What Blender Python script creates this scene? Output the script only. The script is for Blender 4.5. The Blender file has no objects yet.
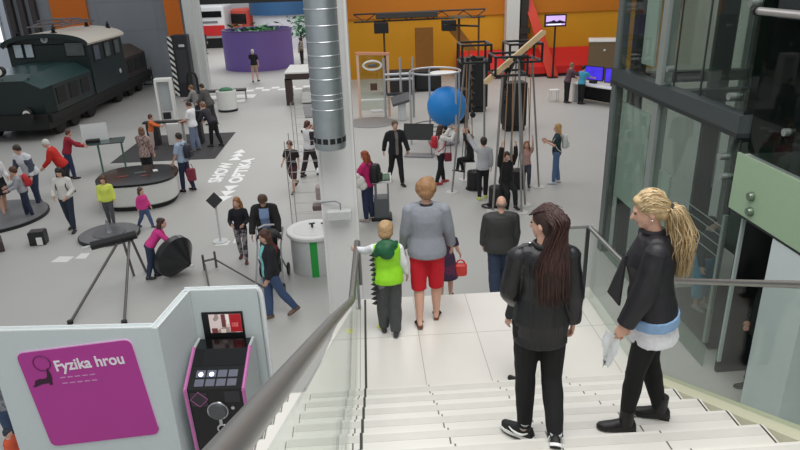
import bpy, bmesh, math, random
import numpy as np
from mathutils import Vector, Matrix, Euler
random.seed(7)
SC = bpy.context.scene
COL = SC.collection
R = math.radians
PI = math.pi

# ---------------------------------------------------------------- materials
_mats = {}
def lin(c):
    return tuple(((x/255.0)/12.92 if x/255.0 <= .04045 else ((x/255.0+.055)/1.055)**2.4) for x in c)

def M(name, c=(128,128,128), rough=.6, metal=0., var=.06, scale=18., bump=.0, emit=0., coat=0., pattern=None, c2=None, ps=10.):
    if name in _mats: return _mats[name]
    m = bpy.data.materials.new(name); m.use_nodes = True
    nt = m.node_tree; n = nt.nodes; l = nt.links
    p = n['Principled BSDF']; a = lin(c)
    p.inputs['Roughness'].default_value = rough; p.inputs['Metallic'].default_value = metal
    if coat: p.inputs['Coat Weight'].default_value = coat
    tc = n.new('ShaderNodeTexCoord')
    noi = n.new('ShaderNodeTexNoise'); noi.inputs['Scale'].default_value = scale; noi.inputs['Detail'].default_value = 3
    l.new(tc.outputs['Object'], noi.inputs['Vector'])
    mix = n.new('ShaderNodeMix'); mix.data_type = 'RGBA'
    l.new(noi.outputs['Fac'], mix.inputs['Factor'])
    mix.inputs['A'].default_value = tuple(max(0, x*(1-var*1.6)) for x in a)+(1,)
    mix.inputs['B'].default_value = tuple(min(1, x*(1+var*1.6)) for x in a)+(1,)
    out = mix.outputs['Result']
    if pattern:
        b = lin(c2)
        fac = None
        if pattern in ('stripes', 'vstripes', 'diag'):
            w = n.new('ShaderNodeTexWave'); w.wave_type = 'BANDS'; w.bands_direction = {'stripes':'Z','vstripes':'X','diag':'DIAGONAL'}[pattern]
            w.inputs['Scale'].default_value = ps; w.inputs['Distortion'].default_value = 0.
            l.new(tc.outputs['Object'], w.inputs['Vector'])
            rp = n.new('ShaderNodeMath'); rp.operation = 'GREATER_THAN'; rp.inputs[1].default_value = .5
            l.new(w.outputs['Fac'], rp.inputs[0]); fac = rp.outputs[0]
        elif pattern == 'blotch':
            w = n.new('ShaderNodeTexNoise'); w.inputs['Scale'].default_value = ps; w.inputs['Detail'].default_value = 2
            l.new(tc.outputs['Object'], w.inputs['Vector'])
            rp = n.new('ShaderNodeMath'); rp.operation = 'GREATER_THAN'; rp.inputs[1].default_value = .52
            l.new(w.outputs['Fac'], rp.inputs[0]); fac = rp.outputs[0]
        elif pattern == 'checker':
            w = n.new('ShaderNodeTexChecker'); w.inputs['Scale'].default_value = ps
            l.new(tc.outputs['Object'], w.inputs['Vector']); fac = w.outputs['Fac']
        m2 = n.new('ShaderNodeMix'); m2.data_type = 'RGBA'
        l.new(fac, m2.inputs['Factor']); l.new(out, m2.inputs['A']); m2.inputs['B'].default_value = b+(1,)
        out = m2.outputs['Result']
    l.new(out, p.inputs['Base Color'])
    if emit:
        l.new(out, p.inputs['Emission Color']); p.inputs['Emission Strength'].default_value = emit
    if bump:
        bp = n.new('ShaderNodeBump'); bp.inputs['Strength'].default_value = bump; bp.inputs['Distance'].default_value = .01
        n2 = n.new('ShaderNodeTexNoise'); n2.inputs['Scale'].default_value = scale*4; n2.inputs['Detail'].default_value = 4
        l.new(tc.outputs['Object'], n2.inputs['Vector']); l.new(n2.outputs['Fac'], bp.inputs['Height'])
        l.new(bp.outputs['Normal'], p.inputs['Normal'])
    _mats[name] = m
    return m

def glass(name, tint=(225,235,230), refl=.08, rough=.02, milk=0., milkc=(200,210,205)):
    if name in _mats: return _mats[name]
    m = bpy.data.materials.new(name); m.use_nodes = True
    nt = m.node_tree; n = nt.nodes; l = nt.links
    for x in list(n): n.remove(x)
    o = n.new('ShaderNodeOutputMaterial'); t = n.new('ShaderNodeBsdfTransparent'); g = n.new('ShaderNodeBsdfGlossy')
    t.inputs['Color'].default_value = lin(tint)+(1,); g.inputs['Roughness'].default_value = rough
    lw = n.new('ShaderNodeLayerWeight'); lw.inputs['Blend'].default_value = .5
    pw = n.new('ShaderNodeMath'); pw.operation = 'POWER'; pw.inputs[1].default_value = 4.; l.new(lw.outputs['Facing'], pw.inputs[0])
    cl = n.new('ShaderNodeMath'); cl.operation = 'MULTIPLY_ADD'; cl.inputs[1].default_value = .35; cl.inputs[2].default_value = refl; l.new(pw.outputs[0], cl.inputs[0])
    mx = n.new('ShaderNodeMixShader'); l.new(cl.outputs[0], mx.inputs[0]); l.new(t.outputs[0], mx.inputs[1]); l.new(g.outputs[0], mx.inputs[2])
    last = mx
    if milk:
        d = n.new('ShaderNodeBsdfDiffuse'); d.inputs['Color'].default_value = lin(milkc)+(1,)
        m2 = n.new('ShaderNodeMixShader'); m2.inputs[0].default_value = milk
        l.new(mx.outputs[0], m2.inputs[1]); l.new(d.outputs[0], m2.inputs[2]); last = m2
    l.new(last.outputs[0], o.inputs['Surface'])
    _mats[name] = m
    return m

def grid_mat(name, c, cg, sx, sy, w=.006, rough=.35, ox=0., oy=0.):
    """tiles laid in object X / Y with thin joints"""
    if name in _mats: return _mats[name]
    m = M(name, c, rough, var=.03, scale=2.5)
    nt = m.node_tree; n = nt.nodes; l = nt.links; p = n['Principled BSDF']
    src = p.inputs['Base Color'].links[0].from_socket
    tc = n.new('ShaderNodeTexCoord'); sep = n.new('ShaderNodeSeparateXYZ'); l.new(tc.outputs['Object'], sep.inputs[0])
    facs = []
    for ax, s, o in (('X', sx, ox), ('Y', sy, oy)):
        if not s: continue
        a = n.new('ShaderNodeMath'); a.operation = 'SUBTRACT'; a.inputs[1].default_value = o; l.new(sep.outputs[ax], a.inputs[0])
        b = n.new('ShaderNodeMath'); b.operation = 'PINGPONG'; b.inputs[1].default_value = s/2; l.new(a.outputs[0], b.inputs[0])
        g = n.new('ShaderNodeMath'); g.operation = 'LESS_THAN'; g.inputs[1].default_value = w/2; l.new(b.outputs[0], g.inputs[0])
        facs.append(g.outputs[0])
    f = facs[0]
    if len(facs) > 1:
        mm = n.new('ShaderNodeMath'); mm.operation = 'MAXIMUM'; l.new(facs[0], mm.inputs[0]); l.new(facs[1], mm.inputs[1]); f = mm.outputs[0]
    mx = n.new('ShaderNodeMix'); mx.data_type = 'RGBA'; l.new(f, mx.inputs['Factor']); l.new(src, mx.inputs['A']); mx.inputs['B'].default_value = lin(cg)+(1,)
    l.new(mx.outputs['Result'], p.inputs['Base Color'])
    return m

# ---------------------------------------------------------------- mesh builder
def frame_of(d):
    d = np.array(d, float); d /= np.linalg.norm(d)
    a = np.array([0,0,1.]) if abs(d[2]) < .9 else np.array([0,1.,0])
    u = np.cross(a, d); u /= np.linalg.norm(u); v = np.cross(d, u)
    return u, v, d

class MB:
    def __init__(s): s.v = []; s.f = []; s.mi = []; s.cur = 0
    def add(s, vs, fs):
        b = len(s.v); s.v.extend([tuple(float(q) for q in x) for x in vs])
        for f in fs: s.f.append(tuple(b+i for i in f)); s.mi.append(s.cur)
        return s
    def box(s, c, size, rot=None, taper=1.):
        hx, hy, hz = [q/2 for q in size]
        vs = [np.array([x*hx*(taper if z > 0 else 1), y*hy*(taper if z > 0 else 1), z*hz]) for z in (-1,1) for y in (-1,1) for x in (-1,1)]
        if rot is not None:
            Rm = np.array(Euler(rot).to_matrix()); vs = [Rm@q for q in vs]
        c = np.array(c); vs = [q+c for q in vs]
        return s.add(vs, [(0,2,3,1),(4,5,7,6),(0,1,5,4),(2,6,7,3),(0,4,6,2),(1,3,7,5)])
    def bx(s, x0, x1, y0, y1, z0, z1): return s.box(((x0+x1)/2,(y0+y1)/2,(z0+z1)/2), (abs(x1-x0),abs(y1-y0),abs(z1-z0)))
    def rbox(s, c, size, r=.02, rot=None, seg=3):
        """box with rounded vertical edges and a small top/bottom chamfer"""
        hx, hy, hz = [q/2 for q in size]; r = min(r, hx*.98, hy*.98); ch = min(r*.5, hz*.5)
        def ring(z, ins):
            pts = []
            for (cx, cy, a0) in ((hx-r, hy-r, 0), (-hx+r, hy-r, PI/2), (-hx+r, -hy+r, PI), (hx-r, -hy+r, 1.5*PI)):
                for k in range(seg+1):
                    a = a0+k/seg*PI/2; rr = max(r-ins, .0005); pts.append(np.array([cx+rr*math.cos(a), cy+rr*math.sin(a), z]))
            return pts
        rings = [ring(-hz, ch), ring(-hz+ch, 0), ring(hz-ch, 0), ring(hz, ch)]
        Rm = np.array(Euler(rot).to_matrix()) if rot is not None else np.eye(3)
        c = np.array(c)
        return s.rings([[Rm@q+c for q in rg] for rg in rings])
    def rings(s, rs, cap=True, close=False):
        n = len(rs[0]); vs = [q for r_ in rs for q in r_]; fs = []
        for i in range(len(rs)-1+(1 if close else 0)):
            a = i*n; b = ((i+1) % len(rs))*n
            for k in range(n): fs.append((a+k, a+(k+1) % n, b+(k+1) % n, b+k))
        if cap and not close: fs.append(tuple(range(n-1,-1,-1))); fs.append(tuple((len(rs)-1)*n+k for k in range(n)))
        return s.add(vs, fs)
    def loft(s, secs, seg=14, cap=True):
        """secs: (center, ax, ay) with ax, ay 3-vectors (half axes)"""
        rs = []
        for c, ax, ay in secs:
            c = np.array(c, float); ax = np.array(ax, float); ay = np.array(ay, float)
            rs.append([c+ax*math.cos(2*PI*k/seg)+ay*math.sin(2*PI*k/seg) for k in range(seg)])
        return s.rings(rs, cap)
    def tube(s, pts, r, seg=8, cap=True):
        pts = [np.array(p, float) for p in pts]; n = len(pts)
        rr = r if isinstance(r, (list, tuple)) else [r]*n
        secs = []; pu = None
        for i in range(n):
            d = pts[min(i+1, n-1)]-pts[max(i-1, 0)]
            d = d/(np.linalg.norm(d)+1e-9)
            if pu is None: u, v, _ = frame_of(d)
            else:
                u = pu-d*(pu@d); u /= np.linalg.norm(u)+1e-9; v = np.cross(d, u)
            pu = u; secs.append((pts[i], u*rr[i], v*rr[i]))
        return s.loft(secs, seg, cap)
    def cyl(s, p0, p1, r0, r1=None, seg=16): return s.tube([p0, p1], [r0, r0 if r1 is None else r1], seg)
    def lathe(s, prof, c=(0,0,0), seg=32, axis='z'):
        c = np.array(c, float); rs = []
        for r_, z in prof:
            ring = []
            for k in range(seg):
                a = 2*PI*k/seg; q = (r_*math.cos(a), r_*math.sin(a), z)
                if axis == 'y': q = (q[0], z, -q[1])
                if axis == 'x': q = (z, q[0], q[1])
                ring.append(np.array(q)+c)
            rs.append(ring)
        return s.rings(rs)
    def torus(s, c, Rr, r, seg=32, ts=8, axis='z', arc=(0, 2*PI), ry=None):
        c = np.array(c, float); full = abs(arc[1]-arc[0]-2*PI) < 1e-6; pts = []
        n = seg if full else seg+1
        ry = ry or Rr
        for k in range(n):
            a = arc[0]+(arc[1]-arc[0])*k/seg; q = (Rr*math.cos(a), ry*math.sin(a), 0)
            if axis == 'y': q = (q[0], 0, q[1])
            if axis == 'x': q = (0, q[0], q[1])
            pts.append(np.array(q)+c)
        if not full: return s.tube(pts, r, ts)
        rs = []; nrm = {'z': (0,0,1), 'y': (0,1,0), 'x': (1,0,0)}[axis]; nrm = np.array(nrm, float)
        for k in range(n):
            o = pts[k]-c; o = o/np.linalg.norm(o)
            rs.append([pts[k]+r*(o*math.cos(2*PI*j/ts)+nrm*math.sin(2*PI*j/ts)) for j in range(ts)])
        return s.rings(rs, close=True)
    def ell(s, c, rad, Rm=None, seg=14, rings=9):
        c = np.array(c, float); Rm = np.eye(3) if Rm is None else np.array(Rm); rs = []
        for i in range(1, rings):
            t = PI*i/rings; z = -math.cos(t); q = math.sin(t)
            rs.append([c+Rm@np.array([rad[0]*q*math.cos(2*PI*k/seg), rad[1]*q*math.sin(2*PI*k/seg), rad[2]*z]) for k in range(seg)])
        b = len(s.v); s.rings(rs, cap=False); n0 = len(s.v)
        s.v.append(tuple(c+Rm@np.array([0,0,-rad[2]]))); s.v.append(tuple(c+Rm@np.array([0,0,rad[2]])))
        L = b+(rings-2)*seg
        for k in range(seg):
            s.f.append((n0, b+(k+1) % seg, b+k)); s.mi.append(s.cur)
            s.f.append((n0+1, L+k, L+(k+1) % seg)); s.mi.append(s.cur)
        return s
    def cap(s, p0, r0, p1, r1, seg=12):
        """tapered capsule"""
        p0 = np.array(p0, float); p1 = np.array(p1, float); u, v, d = frame_of(p1-p0); rs = []
        for i in range(1, 4):
            t = i/4*PI/2; rs.append((p0-d*r0*math.cos(t), r0*math.sin(t)))
        rs.append((p0, r0)); rs.append((p1, r1))
        for i in range(1, 4):
            t = i/4*PI/2; rs.append((p1+d*r1*math.sin(t), r1*math.cos(t)))
        return s.loft([(c, u*q, v*q) for c, q in rs], seg)
    def plate(s, poly, z0, z1):
        n = len(poly); vs = [(x, y, z0) for x, y in poly]+[(x, y, z1) for x, y in poly]
        fs = [tuple(range(n-1,-1,-1)), tuple(range(n, 2*n))]+[(k, (k+1) % n, n+(k+1) % n, n+k) for k in range(n)]
        return s.add(vs, fs)
    def slab(s, quad, nrm, th):
        """planar polygon (3-D points) thickened along nrm"""
        q = [np.array(p, float) for p in quad]; nrm = np.array(nrm, float); nrm /= np.linalg.norm(nrm); n = len(q)
        vs = q+[p+nrm*th for p in q]
        return s.add(vs, [tuple(range(n-1,-1,-1)), tuple(range(n, 2*n))]+[(k, (k+1) % n, n+(k+1) % n, n+k) for k in range(n)])
    def xform(s, Rm=None, t=(0,0,0), k=1.):
        Rm = np.eye(3) if Rm is None else np.array(Rm); t = np.array(t, float)
        s.v = [tuple(Rm@(np.array(q)*k)+t) for q in s.v]; return s
    def mesh(s, name, mats, smooth=False, recalc=True):
        me = bpy.data.meshes.new(name); me.from_pydata(s.v, [], s.f)
        mats = mats if isinstance(mats, (list, tuple)) else [mats]
        for m in mats: me.materials.append(m)
        me.polygons.foreach_set('material_index', s.mi)
        if recalc:
            bm = bmesh.new(); bm.from_mesh(me); bmesh.ops.recalc_face_normals(bm, faces=bm.faces); bm.to_mesh(me); bm.free()
        if smooth:
            me.polygons.foreach_set('use_smooth', [True]*len(me.polygons))
            if smooth != 'all':
                try: me.set_sharp_from_angle(angle=R(smooth if smooth is not True else 40))
                except Exception: pass
        me.update(); return me
    def obj(s, name, mats, parent=None, loc=None, rz=0, smooth=False):
        o = bpy.data.objects.new(name, s.mesh(name, mats, smooth)); COL.objects.link(o)
        if parent is not None: o.parent = parent
        if loc is not None: o.location = loc
        if rz: o.rotation_euler.z = rz
        return o
    def world(s, name, mats, parent=None, smooth=False, origin=None):
        """vertices given in world coordinates; object origin put at 'origin' (or the parent's location)"""
        if parent is not None:
            P = Matrix.Identity(4); p_ = parent
            while p_ is not None: P = Matrix.LocRotScale(p_.location, p_.rotation_euler, None) @ P; p_ = p_.parent
            P = P.inverted()
            s.v = [tuple(P @ Vector(q)) for q in s.v]
            return s.obj(name, mats, parent, smooth=smooth)
        if origin is None:
            a = np.array(s.v); origin = ((a[:,0].min()+a[:,0].max())/2, (a[:,1].min()+a[:,1].max())/2, a[:,2].min())
        o3 = np.array(origin, float); s.v = [tuple(np.array(q)-o3) for q in s.v]
        return s.obj(name, mats, None, tuple(origin), smooth=smooth)

def remesh(mb, vox, smooth=2, fold=0., fs=9., seed=0):
    """union of the closed shapes in mb as one continuous surface -> new MB"""
    me = bpy.data.meshes.new('work'); me.from_pydata(mb.v, [], mb.f)
    bm = bmesh.new(); bm.from_mesh(me); bmesh.ops.recalc_face_normals(bm, faces=bm.faces); bm.to_mesh(me); bm.free()
    o = bpy.data.objects.new('work', me); COL.objects.link(o)
    r = o.modifiers.new('r', 'REMESH'); r.mode = 'VOXEL'; r.voxel_size = vox; r.adaptivity = 0
    if smooth:
        q = o.modifiers.new('s', 'SMOOTH'); q.iterations = smooth; q.factor = .5
    dg = bpy.context.evaluated_depsgraph_get(); ev = o.evaluated_get(dg); em = ev.to_mesh()
    n = len(em.vertices); co = np.empty(n*3); em.vertices.foreach_get('co', co); co = co.reshape(-1, 3)
    if fold:
        no = np.empty(n*3); em.vertices.foreach_get('normal', no); no = no.reshape(-1, 3)
        rng = np.random.RandomState(seed); d = np.zeros(n)
        for k in range(7):
            w = rng.normal(size=3); w[2] *= 1.6; w = w/np.linalg.norm(w)*fs*(1+k*.55); d += np.sin(co@w+rng.rand()*6.28+1.3*np.sin(co@(w[[1,2,0]]*.6)))/(1+k*.5)
        co = co+no*(d*fold*.28)[:, None]
    out = MB(); out.v = [tuple(q) for q in co]; out.f = [tuple(p.vertices) for p in em.polygons]; out.mi = [0]*len(out.f)
    ev.to_mesh_clear(); bpy.data.objects.remove(o); bpy.data.meshes.remove(me)
    return out

def merge(a, b, mi):
    base = len(a.v); a.v.extend(b.v); a.f.extend(tuple(base+i for i in f) for f in b.f); a.mi.extend([mi]*len(b.f)); return a

def tag(o, label, cat, group=None, kind=None):
    if label: o['label'] = label
    if cat: o['category'] = cat
    if group: o['group'] = group
    if kind: o['kind'] = kind
    return o
def thing(name, label, cat, loc=(0,0,0), rz=0, group=None):
    o = bpy.data.objects.new(name, None); COL.objects.link(o); o.empty_display_size = .1
    o.location = loc; o.rotation_euler = (0, 0, rz)
    return tag(o, label, cat, group)
def struct(o): o['kind'] = 'structure'; return o
def kids(o): return [c for c in bpy.data.objects if c.parent == o]
def dup(root, loc, rz=None, label=None, group=None):
    r_ = root.copy(); COL.objects.link(r_); r_.location = loc
    if rz is not None: r_.rotation_euler.z = rz
    if label: r_['label'] = label
    if group: r_['group'] = group
    for ch in kids(root):
        c = ch.copy(); COL.objects.link(c); c.parent = r_
        for g in kids(ch):
            d = g.copy(); COL.objects.link(d); d.parent = c
    return r_

def text_mb(txt, size, depth, bold=0., align='LEFT', sx=1.):
    cu = bpy.data.curves.new('txt', 'FONT'); cu.body = txt; cu.size = size; cu.extrude = depth/2; cu.offset = bold; cu.align_x = align
    o = bpy.data.objects.new('txt', cu); COL.objects.link(o)
    dg = bpy.context.evaluated_depsgraph_get(); ev = o.evaluated_get(dg); em = ev.to_mesh()
    mb = MB(); mb.v = [(v.co[0]*sx, v.co[1], v.co[2]) for v in em.vertices]; mb.f = [tuple(p.vertices) for p in em.polygons]; mb.mi = [0]*len(mb.f)
    ev.to_mesh_clear(); bpy.data.objects.remove(o); bpy.data.curves.remove(cu)
    return mb

# ---------------------------------------------------------------- camera
F_PX, TH, YAW, ROLL, CAMZ = 640., R(21.7), R(2.5), R(1.93), 5.6
fw = np.array([math.sin(YAW)*math.cos(TH), math.cos(YAW)*math.cos(TH), -math.sin(TH)])
_r0 = np.array([math.cos(YAW), -math.sin(YAW), 0.]); _u0 = np.cross(_r0, fw)
rt = _r0*math.cos(ROLL)-_u0*math.sin(ROLL); up = _r0*math.sin(ROLL)+_u0*math.cos(ROLL)
cam = bpy.data.objects.new('camera', bpy.data.cameras.new('camera')); COL.objects.link(cam)
cam.matrix_world = Matrix(((rt[0],up[0],-fw[0],0),(rt[1],up[1],-fw[1],0),(rt[2],up[2],-fw[2],CAMZ),(0,0,0,1)))
cam.data.sensor_width = 36; cam.data.lens = F_PX*36/800; cam.data.clip_start = .05; cam.data.clip_end = 300
SC.camera = cam
# ---------------------------------------------------------------- people
SKIN = M('skin_fair', (214,168,146), .5, var=.05, scale=30)
EYEM = M('eye_dark', (38,30,28), .2)
LIPM = M('lip_rose', (168,92,88), .45)
def cloth(c, kind='cotton', pattern=None, c2=None, ps=10.):
    nm = 'cloth_%s_%02x%02x%02x%s' % (kind, *c, '' if not pattern else '_%s_%02x%02x%02x_%d' % (pattern, *c2, int(ps)))
    if kind == 'leather': return M(nm, c, .42, var=.15, scale=25, bump=.25)
    if kind == 'nylon': return M(nm, c, .55, var=.08, scale=20, bump=.1, pattern=pattern, c2=c2, ps=ps)
    return M(nm, c, .85, var=.10, scale=35, bump=.2, pattern=pattern, c2=c2, ps=ps)
def hairm(c): return M('hair_%02x%02x%02x' % c, c, .5, var=.35, scale=60, bump=.3)

def rotx(a): c, s_ = math.cos(a), math.sin(a); return np.array([[1,0,0],[0,c,-s_],[0,s_,c]])
def rotz(a): c, s_ = math.cos(a), math.sin(a); return np.array([[c,-s_,0],[s_,c,0],[0,0,1]])
def roty(a): c, s_ = math.cos(a), math.sin(a); return np.array([[c,0,s_],[0,1,0],[-s_,0,c]])

def skeleton(h, child, lean, arms, legs, head, sw, seatz=None, twist=0., pelvis_drop=0., foot=((0,0),(0,0)), stance=1.):
    s = h/1.7; hk = 1+.30*child                      # head grows relative to a child's body
    J = {'s': s, 'hk': hk}
    sh = .04*child
    hipz, kneeL, shinL = (.90-.05*child), (.42-.025*child), (.41-.025*child)
    hipw = .088*stance
    pel = np.array([0, 0, hipz]); Rl = rotx(-lean)@rotz(0)
    Rt = Rl@rotz(twist)
    def T(p): return pel+Rt@(np.array(p, float)-pel)
    J['T'] = T; J['Rt'] = Rt; J['pel'] = pel
    J['neck'] = T((0, -.01, 1.44-sh)); J['hc'] = None
    J['sh'] = [T((-sw, -.01, 1.385-sh)), T((sw, -.01, 1.385-sh))]
    UA, FA = .275-.02*child, .245-.02*child
    J['el'] = []; J['wr'] = []; J['hd'] = []
    for i, sx in ((0, -1), (1, 1)):
        a = arms[i]; f, ab, e, inw = a[0], a[1], a[2], (a[3] if len(a) > 3 else 8)
        f, ab, e, inw = R(f), R(ab), R(e), R(inw)
        d1 = np.array([sx*math.sin(ab), math.cos(ab)*math.sin(f), -math.cos(ab)*math.cos(f)])
        b2 = ab-inw if e > .2 else ab*.6-.05
        d2 = np.array([sx*math.sin(b2), math.cos(b2)*math.sin(f+e), -math.cos(b2)*math.cos(f+e)])
        rl = rotx(-lean*.6)@rotz(twist); d1 = rl@d1; d2 = rl@d2
        el = J['sh'][i]+d1*UA; wr = el+d2*FA
        J['el'].append(el); J['wr'].append(wr); J['hd'].append(d2)
    J['hip'] = []; J['kn'] = []; J['an'] = []; J['fp'] = []; J['fy'] = []
    for i, sx in ((0, -1), (1, 1)):
        a, k = R(legs[i][0]), R(legs[i][1]); o = R(legs[i][2]) if len(legs[i]) > 2 else 0.
        hp = pel+np.array([sx*hipw, 0, -.02])
        kn = hp+kneeL*np.array([sx*math.sin(o), math.cos(o)*math.sin(a), -math.cos(o)*math.cos(a)])
        an = kn+shinL*np.array([sx*math.sin(o)*.4, math.sin(a-k), -math.cos(a-k)])
        J['hip'].append(hp); J['kn'].append(kn); J['an'].append(an)
        J['fp'].append(R(foot[i][0])); J['fy'].append(R(foot[i][1])+sx*.12)
    J['head'] = rotx(-lean*.35)@rotz(twist)@rotz(-R(head[1]))@rotx(-R(head[0])); Rh = J['head']
    J['hc'] = J['neck']+(rotx(-lean*.5))@np.array([0, .018, .05+.105*hk])+np.array([0, math.sin(R(head[0]))*.05, 0])
    low = min(J['an'][i][2]-.075-.14*max(0, math.sin(J['fp'][i])) for i in (0, 1)) if seatz is None else pel[2]-.10-seatz/s
    J['dz'] = -low
    return J

def hand(mb, wr, d, inward, s, curl=.5, big=1.):
    """palm, four unequal fingers bent at the knuckles and a thumb from the side of the palm"""
    d = d/np.linalg.norm(d); n = inward-d*(inward@d); n /= np.linalg.norm(n)+1e-9; w = np.cross(n, d); k = s*big
    pc = wr+d*.05*k
    Rm = np.stack([w, n, d], 1)
    mb.ell(pc, (.042*k, .017*k, .056*k), Rm, 10, 7)
    for j, (off, L) in enumerate(((-.03, .066), (-.01, .076), (.011, .071), (.03, .056))):
        b = pc+d*.042*k+w*off*k; c = b
        pts = [c]; dirv = d.copy(); ang = curl*.55
        for seg in (.45, .32, .23):
            ca, sa = math.cos(ang), math.sin(ang); dv = d*ca+n*sa; c = c+dv*L*seg*k; pts.append(c); ang += curl*.75
        mb.tube(pts, [.0098*k, .0092*k, .0085*k, .006*k], 6)
    b = wr+d*.022*k-w*.034*k; dv = d*.75-w*.6+n*.25; dv /= np.linalg.norm(dv); p1 = b+dv*.036*k
    dv2 = d*.85-w*.15+n*.5; dv2 /= np.linalg.norm(dv2)
    mb.tube([b, p1, p1+dv2*.03*k], [.0125*k, .0108*k, .0075*k], 6)

def limb(mb, pts, rad, seg=12):
    for i in range(len(pts)-1): mb.tube([pts[i], pts[i+1]], [rad[i], rad[i+1]], seg)
    for i in range(1, len(pts)-1): mb.ell(pts[i], (rad[i],)*3, None, 10, 7)
    return mb

def torso(mb, J, b, off, z0, z1, fem=0., flare=0., sw=.18, extra=0.):
    """trunk from height z0 to z1, grown outward by off"""
    T = J['T']; Rt = J['Rt']; X = Rt@np.array([1.,0,0]); Y = Rt@np.array([0,1.,0])
    prof = [(.70,.165,.12,-.005),(.80,.158,.112,-.005),(.90,.163+.008*fem,.115,-.008),(.98,.158,.110,0),(1.07,.140-.012*fem,.098,.004),(1.16,.145-.010*fem,.102,.006),(1.26,.158-.006*fem,.112+.008*fem,.008),(1.34,.165-.010*fem,.098,-.002),(1.40,.135-.01*fem,.075,-.010),(1.435,.075,.06,-.01)]
    zs = [q[0] for q in prof]
    def at(z):
        z = min(max(z, zs[0]), zs[-1]); i = max(j for j in range(len(zs)) if zs[j] <= z); i = min(i, len(zs)-2)
        t = (z-zs[i])/(zs[i+1]-zs[i]); return [prof[i][k]*(1-t)+prof[i+1][k]*t for k in range(1, 4)]
    lv = sorted(set([z0]+[z for z in zs if z0 < z < z1]+[z1])); secs = []
    k = sw/.185
    for z in lv:
        rx, ry, oy = at(z); g = off+flare*max(0, (1.05-z)/.4)+extra
        secs.append((T((0, oy, z)), X*(rx*b*k+g), Y*(ry*b+g)))
    mb.loft(secs, 18); return mb

def shoe_mb(an, yaw, pitch, s, fat=1., h=1.):
    mb = MB(); Rf = rotz(-yaw)@rotx(-pitch)
    secs = []
    for y, w, t, z0 in ((-.075,.024,.04,0),(-.06,.034,.075,0),(-.02,.038,.085*h,0),(.04,.042,.075,0),(.09,.048,.055,0),(.14,.046,.044,0),(.175,.033,.034,.004),(.19,.014,.018,.008)):
        ring = []
        for k in range(12):
            a = 2*PI*k/12; x = w*fat*math.cos(a); z = math.sin(a)
            z = t*z if z > 0 else .012*z
            ring.append(an+s*(Rf@np.array([x, y, z-.062+z0])))
        secs.append(ring)
    mb.rings(secs); return mb

def hairmb(style, Rh, hc, k, Rt, back=1.):
    """hair shape in local head frame, k = head scale"""
    mb = MB()
    def E(c, r): mb.ell(hc+Rh@(np.array(c)*k), np.array(r)*k, Rh, 16, 10)
    def P(c): return hc+Rh@(np.array(c)*k)
    if style == 'fluffy':
        for c, r in (((0,-.02,.045),(.104,.116,.100)),((.05,-.03,.03),(.07,.09,.085)),((-.05,-.03,.03),(.07,.09,.085)),((0,-.06,-.02),(.092,.075,.08)),((.03,.02,.10),(.06,.07,.045))): E(c, r)
    if style == 'bald':
        E((0,-.05,-.005), (.078,.062,.045)); E((.062,-.02,-.005), (.02,.04,.03)); E((-.062,-.02,-.005), (.02,.04,.03))
    else:
        E((0,-.018,.036), (.086,.099,.092)); E((0,-.045,-.02), (.077,.062,.07))
        E((.06,-.02,0), (.024,.05,.05)); E((-.06,-.02,0), (.024,.05,.05))
        if style != 'short': E((0,.05,.075), (.06,.03,.03))
    if style == 'bob':
        E((.07,-.01,-.05), (.026,.055,.08)); E((-.07,-.01,-.05), (.026,.055,.08)); E((0,-.06,-.06), (.08,.05,.08))
    if style in ('long', 'longer'):
        L = 1. if style == 'long' else 1.5
        dn = np.array([0,0,-1.])
        for x in (-.06,-.025,.025,.06):
            p = P((x,-.06,-.03)); q = p+(Rt@np.array([x*.25,-.015,0]))*k+dn*.14*k; r2 = q+Rt@np.array([0,-.012,0])+dn*.12*L*k
            mb.cap(p, .042*k, q, .04*k); mb.cap(q, .04*k, r2, .025*k)
        for x in (-.072,.072):
            p = P((x,-.02,0)); q = p+(Rt@np.array([x*.2,-.01,0]))+dn*.15*k; mb.cap(p, .028*k, q, .022*k)
    if style == 'pony':
        p = P((0,-.105,.01)); q = P((0,-.14,-.06)); r2 = q+np.array([0,0,-.14])*k+Rt@np.array([0,-.01,0])
        mb.cap(p, .026*k, q, .036*k); mb.cap(q, .036*k, r2, .018*k)
    return mb

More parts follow.
